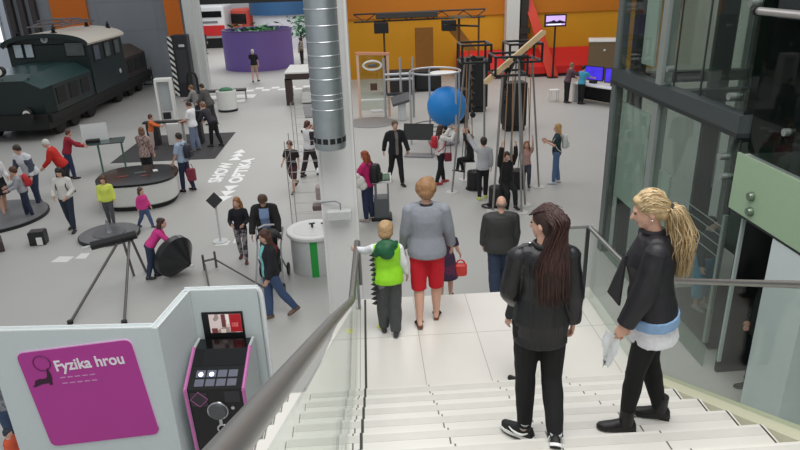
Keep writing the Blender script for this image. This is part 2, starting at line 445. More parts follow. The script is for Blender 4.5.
PEOPLE = {}
def person(label, loc, f, h=1.7, b=1., child=0., fem=0., sw=None, lean=0., twist=0., arms=((4,8,12),(4,8,12)), legs=((0,0),(0,0)), foot=((0,0),(0,0)),
           head=(0,0), top=None, bottom=None, shoes=(40,38,40), hair=('short',(70,50,38)), skin=SKIN, vox=.017, seatz=None, face=True, group=None, key=None, curl=.5, stance=1., cat='person', hands=True, mouth=True):
    """top: dict(c, kind, hem, sleeve 0..1, open(colour of what shows), off, pattern, c2, ps, collar); bottom: dict(c, kind 'trousers'|'shorts'|'skirt', len)"""
    sw = sw or (.185-.02*fem-.012*child)
    J = skeleton(h, child, R(lean), arms, legs, head, sw, seatz, R(twist), foot=foot, stance=stance)
    s = J['s']; dz = J['dz']; hk = J['hk']; Rh = J['head']; hc = J['hc']; Rt = J['Rt']
    v = vox/s
    root = thing('person', label, cat, loc, -R(f), group)
    S = lambda mb: mb.xform(None, (0,0,dz*s), s)
    # xform applies scale first then offset
    hands_in = [Rt@np.array([1.,0.15,0]), Rt@np.array([-1.,0.15,0])]
    # ---- body: one continuous skin
    mb = MB(); torso(mb, J, b, 0, .82, 1.435, fem, sw=sw)
    limb(mb, [J['neck']-Rt@np.array([0,.005,.05]), J['neck']*.5+hc*.5, hc+Rh@np.array([0,-.01,-.03])], [.058,.05,.05])
    for i in (0, 1):
        limb(mb, [J['sh'][i], J['el'][i], J['wr'][i]], [.05*b,.038*b,.026])
        mb.ell(J['sh'][i], (.048*b,.048*b,.048*b)); mb.ell(J['wr'][i], (.027,.027,.03)); mb.tube([J['neck']-Rt@np.array([0,0,.035]), J['sh'][i]*.85+J['neck']*.15], [.055,.046], 12)
        hp, kn, an = J['hip'][i], J['kn'][i], J['an'][i]
        limb(mb, [hp, kn, kn*.68+an*.32, an], [.085*b,.055*b,.056*b,.036]); mb.ell(hp, (.088*b,)*3)
        mb.ell(an, (.038,.042,.04))
        Rf = rotz(-J['fy'][i])@rotx(-J['fp'][i]); mb.cap(an+Rf@np.array([0,-.03,-.035]), .03, an+Rf@np.array([0,.13,-.045]), .022)
    q = hk
    def E(c, r, mbb=mb, seg=14): mbb.ell(hc+Rh@(np.array(c)*q), np.array(r)*q, Rh, seg, 9)
    E((0,-.006,.024), (.074,.093,.096)); E((0,.024,-.03), (.063,.072,.083)); E((0,.046,-.078), (.042,.044,.036))
    if face:
        mb.cap(hc+Rh@(np.array([0,.093,.004])*q), .009*q, hc+Rh@(np.array([0,.113,-.03])*q), .013*q)
        for sx in (-1, 1): E((sx*.076,-.012,-.012), (.011,.02,.031))
        E((0,.082,.022), (.05,.014,.012))
    body = remesh(mb, v, 2)
    # fingers keep their own fine mesh inside the same body
    ex = MB()
    if hands:
        for i in (0, 1): hand(ex, J['wr'][i], J['hd'][i], hands_in[i], 1., curl, 1.-.0*child)
        merge(body, ex, 0)
    if face:
        ey = MB()
        for sx in (-1, 1): ey.ell(hc+Rh@(np.array([sx*.031,.087,.004])*q), np.array([.010,.006,.0055])*q, Rh, 10, 7)
        merge(body, ey, 1)
        if mouth:
            ey = MB(); ey.ell(hc+Rh@(np.array([0,.086,-.062])*q), np.array([.024,.008,.008])*q, Rh, 10, 7); merge(body, ey, 2)
    S(body).obj('body', [skin, EYEM, LIPM], root, smooth='all')
    # ---- trousers / shorts / skirt
    if bottom:
        kind = bottom.get('kind', 'trousers'); off = bottom.get('off', .016); mb = MB()
        if kind == 'skirt':
            T = J['T']; L = bottom.get('len', .45); zt = 1.03
            secs = [(T((0,0,zt)), np.array([.15*b+off,0,0]), np.array([0,.11*b+off,0])), (T((0,0,.9)), np.array([.172*b+off,0,0]), np.array([0,.125*b+off,0]))]
            kz = .5*(J['kn'][0]+J['kn'][1])-.5*(J['hip'][0]+J['hip'][1]); hp = .5*(J['hip'][0]+J['hip'][1])
            secs.append((hp+kz*L/.42*1., np.array([.2*b+off+bottom.get('flare', .03),0,0]), np.array([0,.15*b+off+bottom.get('flare', .03)+abs(J['kn'][0][1]-J['kn'][1][1])*.35,0])))
            mb.loft(secs, 20)
        else:
            torso(mb, J, b, off, .82, bottom.get('top', .97), fem, sw=sw)
            tl = bottom.get('len', 1.)          # 1 = to the ankle, .5 = the knee
            for i in (0, 1):
                hp, kn, an = J['hip'][i], J['kn'][i], J['an'][i]; w = bottom.get('w', 0.)
                mb.ell(hp, (.09*b+off,)*3)
                if tl <= .55:
                    e = hp+(kn-hp)*(tl/.5); limb(mb, [hp, e], [.086*min(b,1.06)+off, .068*min(b,1.06)+off+w])
                else:
                    t = (tl-.5)/.5; e = kn+(an-kn)*t; m_ = kn*.68+an*.32
                    limb(mb, [hp, kn, m_, e], [.088*b+off, .058*b+off+w*.6, .058*b+off+w*.8, .040+off+w])
        g = remesh(mb, min(v, .016/s if tl_thin(bottom) else v), 2, .006, 14., 3)
        S(g).obj({'skirt': 'skirt', 'shorts': 'shorts'}.get(kind, 'trousers'), bottom.get('mat') or cloth(bottom['c'], bottom.get('fab', 'cotton'), bottom.get('pattern'), bottom.get('c2'), bottom.get('ps', 10)), root, smooth='all')
    # ---- top
    if top:
        off = top.get('off', .022); hem = top.get('hem', .88); mb = MB(); sl = top.get('sleeve', 1.)
        torso(mb, J, b, off, hem, 1.43, fem, top.get('flare', .01), sw, )
        nk = J['neck']; mb.tube([nk-Rt@np.array([0,0,.05]), nk+Rt@np.array([0,-.004,top.get('collar', .01)])], [.085, .066 if top.get('collar', .01) < .03 else .072], 14)
        for i in (0, 1):
            sh, el, wr = J['sh'][i], J['el'][i], J['wr'][i]; so = off*.9; w = top.get('sw', 0.)
            bs = min(b,1.08); mb.ell(sh-Rt@np.array([0,0,.012]), (.046*bs+so,)*3); mb.tube([nk-Rt@np.array([0,0,.04]), sh*.85+nk*.15], [.055+so*.7,.044+so], 12)
            if sl >= .5: limb(mb, [sh, el, el+(wr-el)*(sl-.5)/.5], [.048*bs+so, .040*bs+so+w, .030+so+w])
            elif sl > 0: limb(mb, [sh, sh+(el-sh)*sl/.5], [.05*bs+so, .048*bs+so+w])
        g = remesh(mb, v, 2, top.get('fold', .007), 12., int(h*100))
        tm = [top.get('mat') or cloth(top['c'], top.get('fab', 'cotton'), top.get('pattern'), top.get('c2'), top.get('ps', 10))]
        S(g)
        if top.get('open'):                      # an open front shows the shirt beneath
            tm.append(cloth(top['open'])); vv = np.array(g.v)/s-np.array([0,0,dz]); hw = top.get('openw', .06)
            Rti = Rt.T; pel = J['pel']
            for k, fc in enumerate(g.f):
                c = vv[list(fc)].mean(0); lc = Rti@(c-pel)
                if abs(lc[0]) < hw and lc[1] > .03 and lc[2]+pel[2] < 1.43: g.mi[k] = 1
        if top.get('raglan'):                    # differently coloured sleeves or side panels
            tm.append(cloth(top['raglan'])); vv = np.array(g.v)/s-np.array([0,0,dz]); pel = J['pel']
            for k, fc in enumerate(g.f):
                c = vv[list(fc)].mean(0); lc = Rt.T@(c-pel)
                if abs(lc[0]) > sw*.72 and top.get('rmin', -9) < lc[2]+pel[2] < top.get('rmax', 9): g.mi[k] = 1
        g.obj(top.get('name', 'jacket' if off > .025 else 'shirt'), tm, root, smooth='all')
    # ---- shoes
    if shoes:
        for i in (0, 1):
            sm = shoe_mb(J['an'][i], J['fy'][i], J['fp'][i], 1.)
            S(sm).obj('shoe', M('shoe_%02x%02x%02x' % shoes, shoes, .5), root, smooth=60)
    # ---- hair
    if hair and hair[0] != 'none':
        g = remesh(hairmb(hair[0], Rh, hc, q, Rt), v*.8, 1, .006, 40., int(h*77))
        S(g).obj('hair', hairm(hair[1]), root, smooth='all')
    J['S'] = lambda p: np.array(p)*s+np.array([0,0,dz*s]); J['root'] = root
    J['W'] = lambda p: np.array(loc, float)+rotz(-R(f))@(np.array(p)*s+np.array([0,0,dz*s]))
    return J
def tl_thin(bt): return False

def backpack(label, J, c, size=(.29,.16,.40), dy=-.20, dzz=1.20, side=0., shape=1., strap=True):
    s = J['s']; r_ = J['root']
    root = thing('backpack', label, 'backpack', r_.location, r_.rotation_euler.z)
    T, Rt = J['T'], J['Rt']; cen = T((side, dy, dzz)); mt = cloth(c, 'nylon')
    def place(mb): mb.xform(Rt, cen); return mb.xform(None, (0,0,J['dz']*s), s)
    mb = MB(); w, d, hh = size; secs = []
    for z, k in ((-.5,.8),(-.46,.95),(-.2,1.),(.2,.97),(.4,.82),(.48,.6),(.5,.4)):
        secs.append([np.array([w/2*k*np.sign(math.cos(a))*abs(math.cos(a))**.5, d/2*k*np.sign(math.sin(a))*abs(math.sin(a))**.5, z*hh]) for a in [2*PI*j/20 for j in range(20)]])
    mb.rings(secs); place(mb).obj('bag_body', mt, root, smooth=50)
    p = MB(); p.rbox((0,-d/2-.015,-.08*hh/.4), (w*.7,.05,hh*.42), .02); place(p).obj('pocket', mt, root, smooth=40)
    if strap:
        for sx in (-1, 1):
            q = MB(); q.tube([(sx*.09,d/2-.01,hh*.42),(sx*.11,d/2+.05,hh*.50),(sx*.12,d/2+.15,hh*.42),(sx*.125,d/2+.235,hh*.15),(sx*.13,d/2+.235,-.02),(sx*.135,d/2+.12,-.2),(sx*.12,d/2-.01,-.32*hh/.4)], .014, 6)
            place(q).obj('strap', mt, root, smooth=True)
    return root
# ---------------------------------------------------------------- the setting
WHITE = M('white_paint', (226,226,222), .5, var=.02)
OFFW = M('offwhite_paint', (205,208,206), .55, var=.03)
BLACK = M('black_matt', (22,22,24), .5, var=.15)
BLKG = M('black_gloss', (10,10,12), .12, var=.1)
STEEL = M('brushed_steel', (140,140,138), .36, .8, var=.05)
DSTEEL = M('dark_steel', (70,72,75), .4, .6, var=.08)
GREYM = M('grey_metal', (150,152,155), .42, .5, var=.05)
CLEAR = glass('clear_glass', (236,242,238), .04)
RAILG = glass('balustrade_glass', (240,244,241), .02)
LIFTG = glass('lift_glass', (236,242,239), .03, milk=.05, milkc=(120,130,124))
SMOKEG = glass('smoked_glass', (150,162,156), .03, milk=.10, milkc=(52,62,58))

# floor: grey resin, slightly glossy, faintly blotched
fl = M('resin_floor', (180,179,175), .5, var=.05, scale=.35)
mb = MB(); mb.bx(-34, 26, -6, 64, -.3, 0); struct(mb.world('floor', fl, origin=(0,0,0)))
# far shell of the hall
yw = M('ochre_wall', (214,150,20), .7, var=.06, scale=.5); yt = M('amber_wall', (196,116,18), .7, var=.06, scale=.5)
og = M('orange_panel', (216,112,22), .6, var=.05, scale=.8); gp = M('grey_cladding', (140,146,152), .55, var=.05, scale=.6)
mb = MB(); mb.bx(-2.4, 17.5, 36.3, 36.6, 0, 3.2); w = struct(mb.world('wall_back', yw))
mb = MB(); mb.bx(-2.4, 17.5, 36.2, 36.6, 3.2, 9); struct(mb.world('wall_upper', yt))
mb = MB(); mb.bx(17.5, 17.8, -6, 36.6, 0, 9); struct(mb.world('wall_right', M('pale_cladding', (190,198,192), .6, var=.03)))
mb = MB(); mb.bx(-34, -8.9, 37.2, 37.6, 0, 9); mb.cur = 0
for k in range(8): mb.bx(-33+3.1*k, -32.94+3.1*k, 37.185, 37.2, 0, 9)
for z in (1.5, 3.0, 4.5, 6.): mb.bx(-34, -8.9, 37.185, 37.2, z, z+.02)
struct(mb.world('wall_left', gp))
mb = MB(); mb.bx(-30, 17, 63, 63.4, 0, 9); struct(mb.world('wall_end', M('end_wall', (206,208,212), .7, var=.03)))
mb = MB(); mb.bx(-34.3, -34, -6, 64, 0, 9); struct(mb.world('wall_side', M('side_wall', (196,200,204), .7, var=.03)))
# orange panels and dark frame on the left cladding
mb = MB(); mb.bx(-16.7, -14.8, 37.05, 37.18, 3.2, 9); struct(mb.world('trim_1', og))
mb = MB()
for x in (-18.9, -18.3, -17.7): mb.bx(x, x+.28, 36.9, 37.18, 0, 9)
struct(mb.world('trim_2', M('dark_profile', (64,56,56), .5, var=.1)))
mb = MB(); mb.bx(-10.5, -9.75, 36.3, 36.6, 2.7, 9); struct(mb.world('trim_3', og))
mb = MB(); mb.bx(-23, -19.1, 37.1, 37.19, 0, 9); struct(mb.world('wall_bay', M('bay_white', (212,220,230), .6, var=.02)))
# bright window at the far left
wn = thing('window_1', None, None, (-19.9, 37.1, 2.6)); wn['kind'] = 'structure'
mb = MB(); mb.bx(-1.9, .45, -.06, 0, 0, 4.5); mb.obj('pane', M('daylight_pane', (226,236,244), .3, emit=1.0, var=.02), wn)
mb = MB()
for x in (-1.95, -1.15, -.35, .45): mb.bx(x-.05, x+.05, -.09, -.01, 0, 4.5)
for z in (0, 1.0, 2.0, 3., 4.4): mb.bx(-2, .5, -.08, .02, z-.05, z+.05)
mb.obj('window_frame', M('frame_grey', (178,184,192), .5), wn)
# white post at the passage, dark lintel across it
mb = MB(); mb.bx(-9.0, -8.62, 34.2, 34.6, 0, 9); mb.bx(-8.62, -8.3, 34.5, 35.0, 0, 9); struct(mb.world('column_left', OFFW))
mb = MB(); mb.bx(-8.9, -2.4, 36.6, 37.2, 4.22, 4.9); struct(mb.world('beam_1', M('dark_beam', (38,36,38), .5)))
mb = MB(); mb.bx(-2.75, -2.4, 36.3, 37.2, 0, 9); struct(mb.world('column_mid', OFFW))
mb = MB(); mb.bx(7.65, 8.35, 35.6, 36.2, 0, 9); struct(mb.world('column_back', M('column_white', (214,214,208), .6, var=.03)))
mb = MB(); mb.bx(8.45, 8.85, 35.7, 36.15, 0, 9); mb.bx(8.4, 8.95, 35.6, 35.7, 2.2, 2.5); struct(mb.world('trim_4', M('dark_duct', (48,44,42), .5)))

# ---------------------------------------------------------------- stairs
TR, RI, LZ = .355, .168, 1.88
tile = grid_mat('stair_tile', (214,211,204), (104,100,96), .64, 0, .011, .34, ox=.43)
tileL = grid_mat('landing_tile', (216,212,205), (160,156,150), .64, .93, .007, .30, ox=.43, oy=6.05)
XL, XR = -.86, 2.37
mb = MB(); prof = [(6.95,LZ),(6.95,LZ-.3),(5.1,LZ-.3)]
NS = 17
prof2 = [(4.9-TR*NS, LZ+RI*NS-.35-.1), (4.9-TR*NS, LZ+RI*NS)]
for n in range(NS, 0, -1):
    y1 = 4.9-TR*(n-1); z = LZ+RI*n
    prof2 += [(y1+.012, z), (y1+.012, z-.03), (y1, z-.03), (y1, z-RI)]
poly = prof+prof2      # closed section in Y-Z
def extrude_yz(mb, poly, x0, x1):
    n = len(poly); vs = [(x0, y, z) for y, z in poly]+[(x1, y, z) for y, z in poly]
    fs = [(k, (k+1) % n, n+(k+1) % n, n+k) for k in range(n)]+[tuple(range(n)), tuple(range(2*n-1, n-1, -1))]
    return mb.add(vs, fs)
extrude_yz(mb, prof2+[(4.9,LZ),(4.9,LZ-.35)], XL, XR)
st = mb.world('staircase', tile, origin=(0,0,0)); struct(st)
mb = MB(); mb.plate([(-.86,4.9),(2.62,4.9),(2.62,6.95),(-.37,6.95),(-.62,5.6),(-.72,5.2)], LZ-.35, LZ); struct(mb.world('landing_floor', tileL, origin=(0,0,0)))
# lower flight beyond the landing
mb = MB(); pl = [(6.95,LZ-.35),(6.95,LZ-RI)]
for m_ in range(1, 11): pl += [(6.95+.3*m_, LZ-RI*m_), (6.95+.3*m_, LZ-RI*(m_+1))]
pl += [(10.2, 0), (9.6, 0)]
extrude_yz(mb, pl, 0., 2.3); struct(mb.world('lower_flight', tile, origin=(0,0,0)))
# pillars under the landing
mb = MB(); mb.bx(-.7, -.5, 5.3, 5.5, 0, LZ-.35); mb.bx(2.3, 2.5, 5.3, 5.5, 0, LZ-.35); struct(mb.world('column_under', OFFW))
# cream stringer at the right
SL = RI/TR
mb = MB(); crm = M('cream_stringer', (206,204,178), .5, var=.03)
extrude_yz(mb, [(5.15,LZ-.35),(5.15,LZ+.02),(4.9,LZ+.14+.02),(4.9-TR*NS,LZ+RI*NS+.16),(4.9-TR*NS,LZ+RI*NS-.5)], 2.37, 2.58); struct(mb.world('trim_5', crm, origin=(0,0,0)))
# shading along each tread's far edge, put in as a slightly darker strip
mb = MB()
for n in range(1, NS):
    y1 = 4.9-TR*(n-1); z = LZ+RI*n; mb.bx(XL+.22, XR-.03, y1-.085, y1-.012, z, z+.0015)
struct(mb.world('trim_9', M('tread_shade', (200,197,190), .6, var=.05, scale=8), origin=(0,0,0)))
# dark slots where treads meet the stringer, and slot line along the left
mb = MB()
for n in range(1, NS):
    y1 = 4.9-TR*(n-1); z = LZ+RI*n; mb.bx(2.345, 2.355, y1-TR+.005, y1-.005, z, z+.003)
struct(mb.world('trim_6', M('slot_dark', (52,50,46), .6), origin=(0,0,0)))
mb = MB(); mb.bx(-.165, -.142, 4.9, 6.93, LZ-.001, LZ+.003)
for n in range(1, NS):
    y1 = 4.9-TR*(n-1); z = LZ+RI*n; mb.bx(-.165, -.145, y1-TR, y1+.01, z, z+.003); mb.bx(-.165, -.145, y1+.012, y1+.014, z-RI, z)
struct(mb.world('trim_7', M('slot_dark', (52,50,46), .6), origin=(0,0,0)))
mb = MB()
for n in range(1, NS):
    y1 = 4.9-TR*(n-1); z = LZ+RI*n; mb.bx(-.655, -.648, y1-TR+.06, y1-.03, z, z+.003)
struct(mb.world('trim_8', M('slot_dark', (52,50,46), .6), origin=(0,0,0)))
# yellow round stickers on the landing
for (x, y), lb in (((-.33, 6.22), 'round yellow sticker on landing tiles beyond the dark slot, by the handrail'), ((.02, 6.28), 'round yellow sticker on landing tiles beside the boy')):
    mb = MB(); mb.cyl((0,0,0), (0,0,.003), .05, seg=20); tag(mb.obj('floor_sticker', M('sticker_yellow', (226,226,110), .6), None, (x, y, LZ)), lb, 'sticker', 'landing stickers', 'thing')

def slope(y): return LZ+SL*(5.2-y)
# left balustrade: glass in the slot, heavy handrail
b = thing('balustrade', 'glass balustrade with thick grey steel handrail down the near stair edge', 'balustrade', (-.22, 6.6, LZ))
mb = MB(); q = [(-.245, y, z) for y, z in ((6.7,LZ-.05),(4.9,LZ-.05),(-1.0,slope(-1.0)-.1),(-1.0,slope(-1.)+.86),(5.1,slope(5.1)+.84),(6.7,LZ+.86))]
mb.slab(q, (1,0,0), .012); mb.world('glass_panel', glass('rail_clear', (247,250,248), .02), b)
mb = MB(); pts = [(-.25, -1.2, slope(-1.2)+.95), (-.25, 3, slope(3)+.95), (-.24, 5.12, slope(5.12)+.93), (-.235, 5.25, LZ+.93), (-.2, 6.62, LZ+.90), (-.19, 6.74, LZ+.86), (-.19, 6.76, LZ+.3)]
mb.tube(pts, [.032]*5+[.022,.022], 12); mb.world('handrail', STEEL, b, smooth=True)
mb = MB(); mb.bx(-.235, -.205, 6.70, 6.73, LZ, LZ+.88); mb.world('end_post', GREYM, b)
# right balustrade
b = thing('balustrade', 'glass balustrade with slim steel rail between stairs and glazed lift', 'balustrade', (2.5, 6.7, LZ))
mb = MB(); q = [(2.50, y, z) for y, z in ((6.72,LZ),(5.1,LZ),(-1.0,slope(-1.0)+.05),(-1.0,slope(-1.)+.98),(4.95,slope(4.95)+.97),(5.25,LZ+.93),(6.72,LZ+.93))]
mb.slab(q, (1,0,0), .014); mb.world('glass_panel', RAILG, b)
mb = MB(); mb.tube([(2.49,-1.2,slope(-1.2)+1.0),(2.49,3,slope(3)+1.0),(2.49,5.0,slope(5.)+.98),(2.47,5.25,LZ+.95),(2.45,6.62,LZ+.93)], .024, 10); mb.world('handrail', STEEL, b, smooth=True)
mb = MB(); mb.slab([(2.45,6.68,LZ-.1),(1.95,6.68,LZ-.1),(1.95,6.68,LZ+.91),(2.45,6.68,LZ+.91)], (0,1,0), .014); mb.world('end_panel', RAILG, b)
mb = MB(); mb.tube([(2.45,6.66,LZ+.93),(1.93,6.66,LZ+.93)], .018, 8); mb.world('end_rail', STEEL, b, smooth=True)
mb = MB(); mb.bx(2.43, 2.47, 6.66, 6.69, LZ, LZ+.92); mb.world('corner_post', DSTEEL, b)

# ---------------------------------------------------------------- main column, duct, lamp
mb = MB(); mb.bx(-.73, -.27, 9.0, 9.45, 0, 9.5); mb.bx(-.765, -.73, 8.98, 9.47, 0, 9.5); mb.bx(-.27, -.23, 8.98, 9.47, 0, 9.5)
struct(mb.world('column_main', M('column_paint', (224,224,222), .5, var=.02)))
d = thing('air_duct', 'round galvanised air duct hanging before the white column', 'duct', (-.545, 8.64, 3.36))
gal = M('galvanised', (168,176,180), .36, .75, var=.10, scale=6)
mb = MB(); mb.lathe([(.208,.0),(.216,.03),(.216,.17)], seg=40); mb.obj('outlet_collar', gal, d, smooth=50)
mb = MB(); mb.lathe([(.212,.17),(.212,6.2)], seg=40); mb.obj('pipe', gal, d, smooth=50)
for z in [.55, .68, .75, .95, 1.1, 1.25, 1.42, 1.62, 1.82, 2.02, 2.22]:
    mb = MB(); mb.torus((0,0,z), .214, .007, 40, 6); mb.obj('seam_ring', M('seam_metal', (196,200,202), .3, .8), d, smooth=True)
for k in range(14):
    a = 2*PI*k/14; q = MB(); q.box((0,0,0), (.07,.012,.075)); q.xform(rotz(a-PI/2), (.213*math.cos(a), .213*math.sin(a), .13)); q.obj('nozzle', BLACK, d)
l_ = thing('floodlight', 'white box floodlight on bent tube fixed to white column', 'lamp', (-.50, 8.96, 2.28))
mb = MB(); mb.rbox((0,-.10,0), (.36,.12,.15), .02); mb.obj('lamp_body', OFFW, l_, smooth=40)
mb = MB(); mb.bx(-.15, .15, -.165, -.155, -.06, .06); mb.obj('lens', M('lens_white', (196,198,196), .2), l_)
mb = MB(); mb.tube([(-.30,.03,.16),(-.05,-.06,.20),(.02,-.09,.17),(.02,-.1,.07)], .011, 8); mb.obj('mount_tube', GREYM, l_, smooth=True)

# ---------------------------------------------------------------- glazed lift tower at the right
LX = 4.7
t = thing('lift_shaft', 'glazed lift shaft in grey steel frame beside the stairs', 'lift', (LX, 7.7, 0))
fm = M('lift_steel', (110,118,116), .45, .35, var=.06); fd = M('lift_dark', (44,50,50), .5, .2)
mb = MB(); mb.bx(LX, LX+.16, 12.0, 12.2, 0, 9); mb.world('corner_post', fm, t)
mb = MB(); mb.bx(LX-.02, LX+.16, 10.10, 10.28, 0, 9); mb.world('corner_post', M('lift_light', (152,160,156), .45, .3), t)
mb = MB(); mb.bx(LX+2.5, LX+2.66, 12.0, 12.2, 0, 9); mb.world('corner_post', fm, t)
mb = MB(); mb.bx(LX+2.5, LX+2.66, 7.8, 8.0, 0, 9); mb.world('corner_post', fm, t)
mb = MB(); mb.bx(LX-.03, LX+.18, 7.75, 12.2, 3.53, 3.76); mb.world('ring_beam', M('beam_grey', (74,82,82), .45, .3), t)
mb = MB(); mb.bx(LX-.035, LX+.19, 7.75, 12.2, 3.47, 3.53); mb.world('beam_flange', fd, t)
mb = MB(); mb.bx(LX, LX+2.66, 12.0, 12.2, 3.45, 3.65); mb.world('ring_beam', fd, t)
mb = MB(); mb.bx(LX, LX+2.66, 10.1, 10.3, 3.45, 3.65); mb.world('ring_beam', fd, t)
for y0, y1, z0, z1 in ((10.3,11.98,.02,3.44),(10.3,11.98,3.82,9),(7.76,10.08,3.82,9),(7.76,10.08,.02,3.44)):
    mb = MB(); mb.bx(LX+.03, LX+.044, y0, y1, z0, z1); mb.world('glass_panel', LIFTG, t)
mb = MB(); mb.bx(LX+.05, LX+2.6, 12.05, 12.064, .02, 9); mb.world('glass_panel', LIFTG, t)
mb = MB(); mb.bx(LX+.05, LX+2.6, 7.80, 7.814, 3.4, 9); mb.world('glass_panel', SMOKEG, t)
mb = MB(); mb.bx(LX+2.56, LX+2.574, 7.9, 12.0, .02, 9); mb.world('glass_panel', SMOKEG, t)
for y in (9.72, 8.9): 
    mb = MB(); mb.bx(LX+.02, LX+.035, y, y+.03, 3.8, 9); mb.world('glass_joint', fd, t)
for y, z in ((9.85,4.05),(8.05,3.95),(8.05,3.15),(9.9,5.6),(7.9,5.1),(7.95,2.9)):
    mb = MB(); mb.cyl((LX-.05,y,z), (LX+.08,y,z), .05, seg=16); mb.world('glass_fixing', M('fixing_steel', (168,176,172), .3, .7), t, smooth=40)
# pale upright panels and cab inside
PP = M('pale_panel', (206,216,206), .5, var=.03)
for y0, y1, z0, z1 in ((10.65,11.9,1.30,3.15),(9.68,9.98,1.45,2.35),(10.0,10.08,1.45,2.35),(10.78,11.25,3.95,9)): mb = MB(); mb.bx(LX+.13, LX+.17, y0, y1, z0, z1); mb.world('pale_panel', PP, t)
mb = MB(); mb.bx(LX+1.45, LX+1.8, 11.3, 11.4, .2, 8.5); mb.world('guide_rail', fd, t)
mb = MB(); mb.bx(LX+.2, LX+.42, 11.7, 11.9, 0, 9); mb.world('guide_rail', BLACK, t)
for x, y in ((LX+.75,9.5),(LX+.95,9.5),(LX+1.4,9.1)):
    mb = MB(); mb.tube([(x,y,2.2),(x,y,3.2)], .015, 6); mb.world('cable', GREYM, t, smooth=True)
cab = MB(); cab.bx(LX+.35, LX+2.3, 8.2, 10.0, .02, .14); cab.world('cab_floor', DSTEEL, t)
mb = MB()
for z in (1.55,1.72,1.88,2.02): mb.tube([(LX+.3,8.3,z),(LX+.3,9.4,z)], .008, 6)
mb.world('cab_rail', M('rail_light', (188,196,194), .3, .6), t, smooth=True)
mb = MB(); mb.bx(LX+.3, LX+.36, 8.25, 8.31, .1, 2.2); mb.world('cab_post', M('rail_light', (188,196,194), .3, .6), t)
mb = MB(); mb.bx(LX+2.2, LX+2.26, 8.3, 10.0, .14, 2.2); mb.world('cab_wall', M('cab_wall', (80,90,90), .4), t)
# walkway to the lift: pale green fascia with glass above
wk = thing('walkway', 'pale green edged raised walkway reaching the lift', 'walkway', (LX, 6, 2.5))
gr = M('green_fascia', (156,182,150), .4, var=.03); 
mb = MB(); mb.bx(LX, LX+.03, 2.0, 7.72, 2.55, 3.30); mb.world('fascia', gr, wk)
mb = MB(); mb.bx(LX+.03, LX+2.6, 2.0, 7.72, 3.16, 3.27); mb.world('deck', M('walk_deck', (226,226,222), .5), wk)
mb = MB(); mb.bx(LX+.03, LX+2.6, 2.0, 7.72, 2.5, 2.55); mb.world('soffit', fd, wk)
for y, z in ((7.25,2.86),(7.22,2.67),(5.4,2.86),(5.4,2.67)):
    mb = MB(); mb.lathe([(.06,0),(.06,-.03),(.045,-.06),(.01,-.065)], (LX,y,z), 20, 'x'); mb.world('button_bolt', M('bolt_green', (120,136,118), .3, .6), wk, smooth=40)
mb = MB(); mb.bx(LX+.06, LX+.075, 2.0, 7.62, 3.32, 4.95); mb.world('glass_guard', SMOKEG, wk)
mb = MB(); mb.tube([(LX-.03,7.72,5.02),(LX-.03,2.0,5.02)], .045, 12); mb.world('handrail', M('rail_pale', (176,172,170), .35, .5), wk, smooth=True)
mb = MB(); mb.cyl((LX-.05,7.745,5.02), (LX-.05,7.72,5.02), .055, seg=16); mb.world('rail_end', BLACK, wk, smooth=40)
for y, z in ((6.9,3.75),(4.9,3.75)):
    mb = MB(); mb.cyl((LX+.0,y,z), (LX+.09,y,z), .045, seg=16); mb.world('glass_fixing', M('fixing_steel', (168,176,172), .3, .7), wk, smooth=40)
mb = MB(); mb.bx(LX+.12, LX+.5, 3.0, 7.6, 4.2, 9); mb.world('dark_cladding', M('cladding_dark', (30,36,36), .4), wk)
# white column and dark doors below the walkway
mb = MB(); mb.bx(LX+.02, LX+.5, 6.02, 6.75, 0, 2.5); struct(mb.world('column_right', M('column_blue', (206,216,216), .5, var=.04, scale=3)))
dd = thing('door_1', None, None, (LX+.9, 7.66, 0)); dd['kind'] = 'structure'
mb = MB(); mb.bx(-.72, 2, -.03, .03, 0, 2.5); mb.obj('door_leaf', M('door_dark', (20,25,27), .3), dd)
for x in (-.72, -.20, .12): 
    mb = MB(); mb.bx(x-.022, x+.022, -.06, -.02, .2, 2.45); mb.obj('door_strip', M('strip_light', (176,190,186), .4), dd)
mb = MB(); mb.bx(LX+1.3, LX+1.35, 6.2, 7.55, 0, 2.5); struct(mb.world('wall_lobby', M('lobby_dark', (30,36,36), .5)))
# ---------------------------------------------------------------- locomotive
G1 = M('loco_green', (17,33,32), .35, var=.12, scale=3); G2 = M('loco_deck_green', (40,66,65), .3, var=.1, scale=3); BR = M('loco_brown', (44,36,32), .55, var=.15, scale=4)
UB = M('loco_underframe', (14,14,15), .6, var=.2); CR = M('loco_roof_cream', (214,208,196), .5, var=.04)
lo = thing('locomotive', 'old dark green electric locomotive with cream cab roof', 'locomotive', (-13.45, 30.5, 0))
def hood(y0, y1, mat, deck, nm):
    w, wt, z0, z1, z2 = 1.62, .95, 1.0, 2.0, 2.42; d = 1 if y1 > y0 else -1; ch = .45
    mb = MB(); rs = []
    for y, k, zz in ((y0, 1., 0), (y1-d*ch, 1., 0), (y1, .86, -.18)):
        rs.append([(-w*k,y,z0),(w*k,y,z0),(w*k,y,z1+zz*.4),(wt*k,y,z2+zz),(-wt*k,y,z2+zz),(-w*k,y,z1+zz*.4)])
    mb.rings([[np.array(q) for q in r_] for r_ in rs])
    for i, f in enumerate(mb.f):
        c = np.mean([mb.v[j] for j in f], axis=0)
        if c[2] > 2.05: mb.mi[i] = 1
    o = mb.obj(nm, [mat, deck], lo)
    for k in (-.95, 0, .95):
        q = MB(); q.tube([(k, y0, 2.43), (k, y1-d*.1, 2.43-.12)], .02, 6); q.obj('deck_seam', mat, o)
    for k in range(3):
        yy = y0+(y1-y0)*(.22+.27*k)
        q = MB(); q.bx(1.60, 1.64, yy-.38, yy+.38, 1.25, 1.85); q.obj('side_louvre', UB, o)
    return o
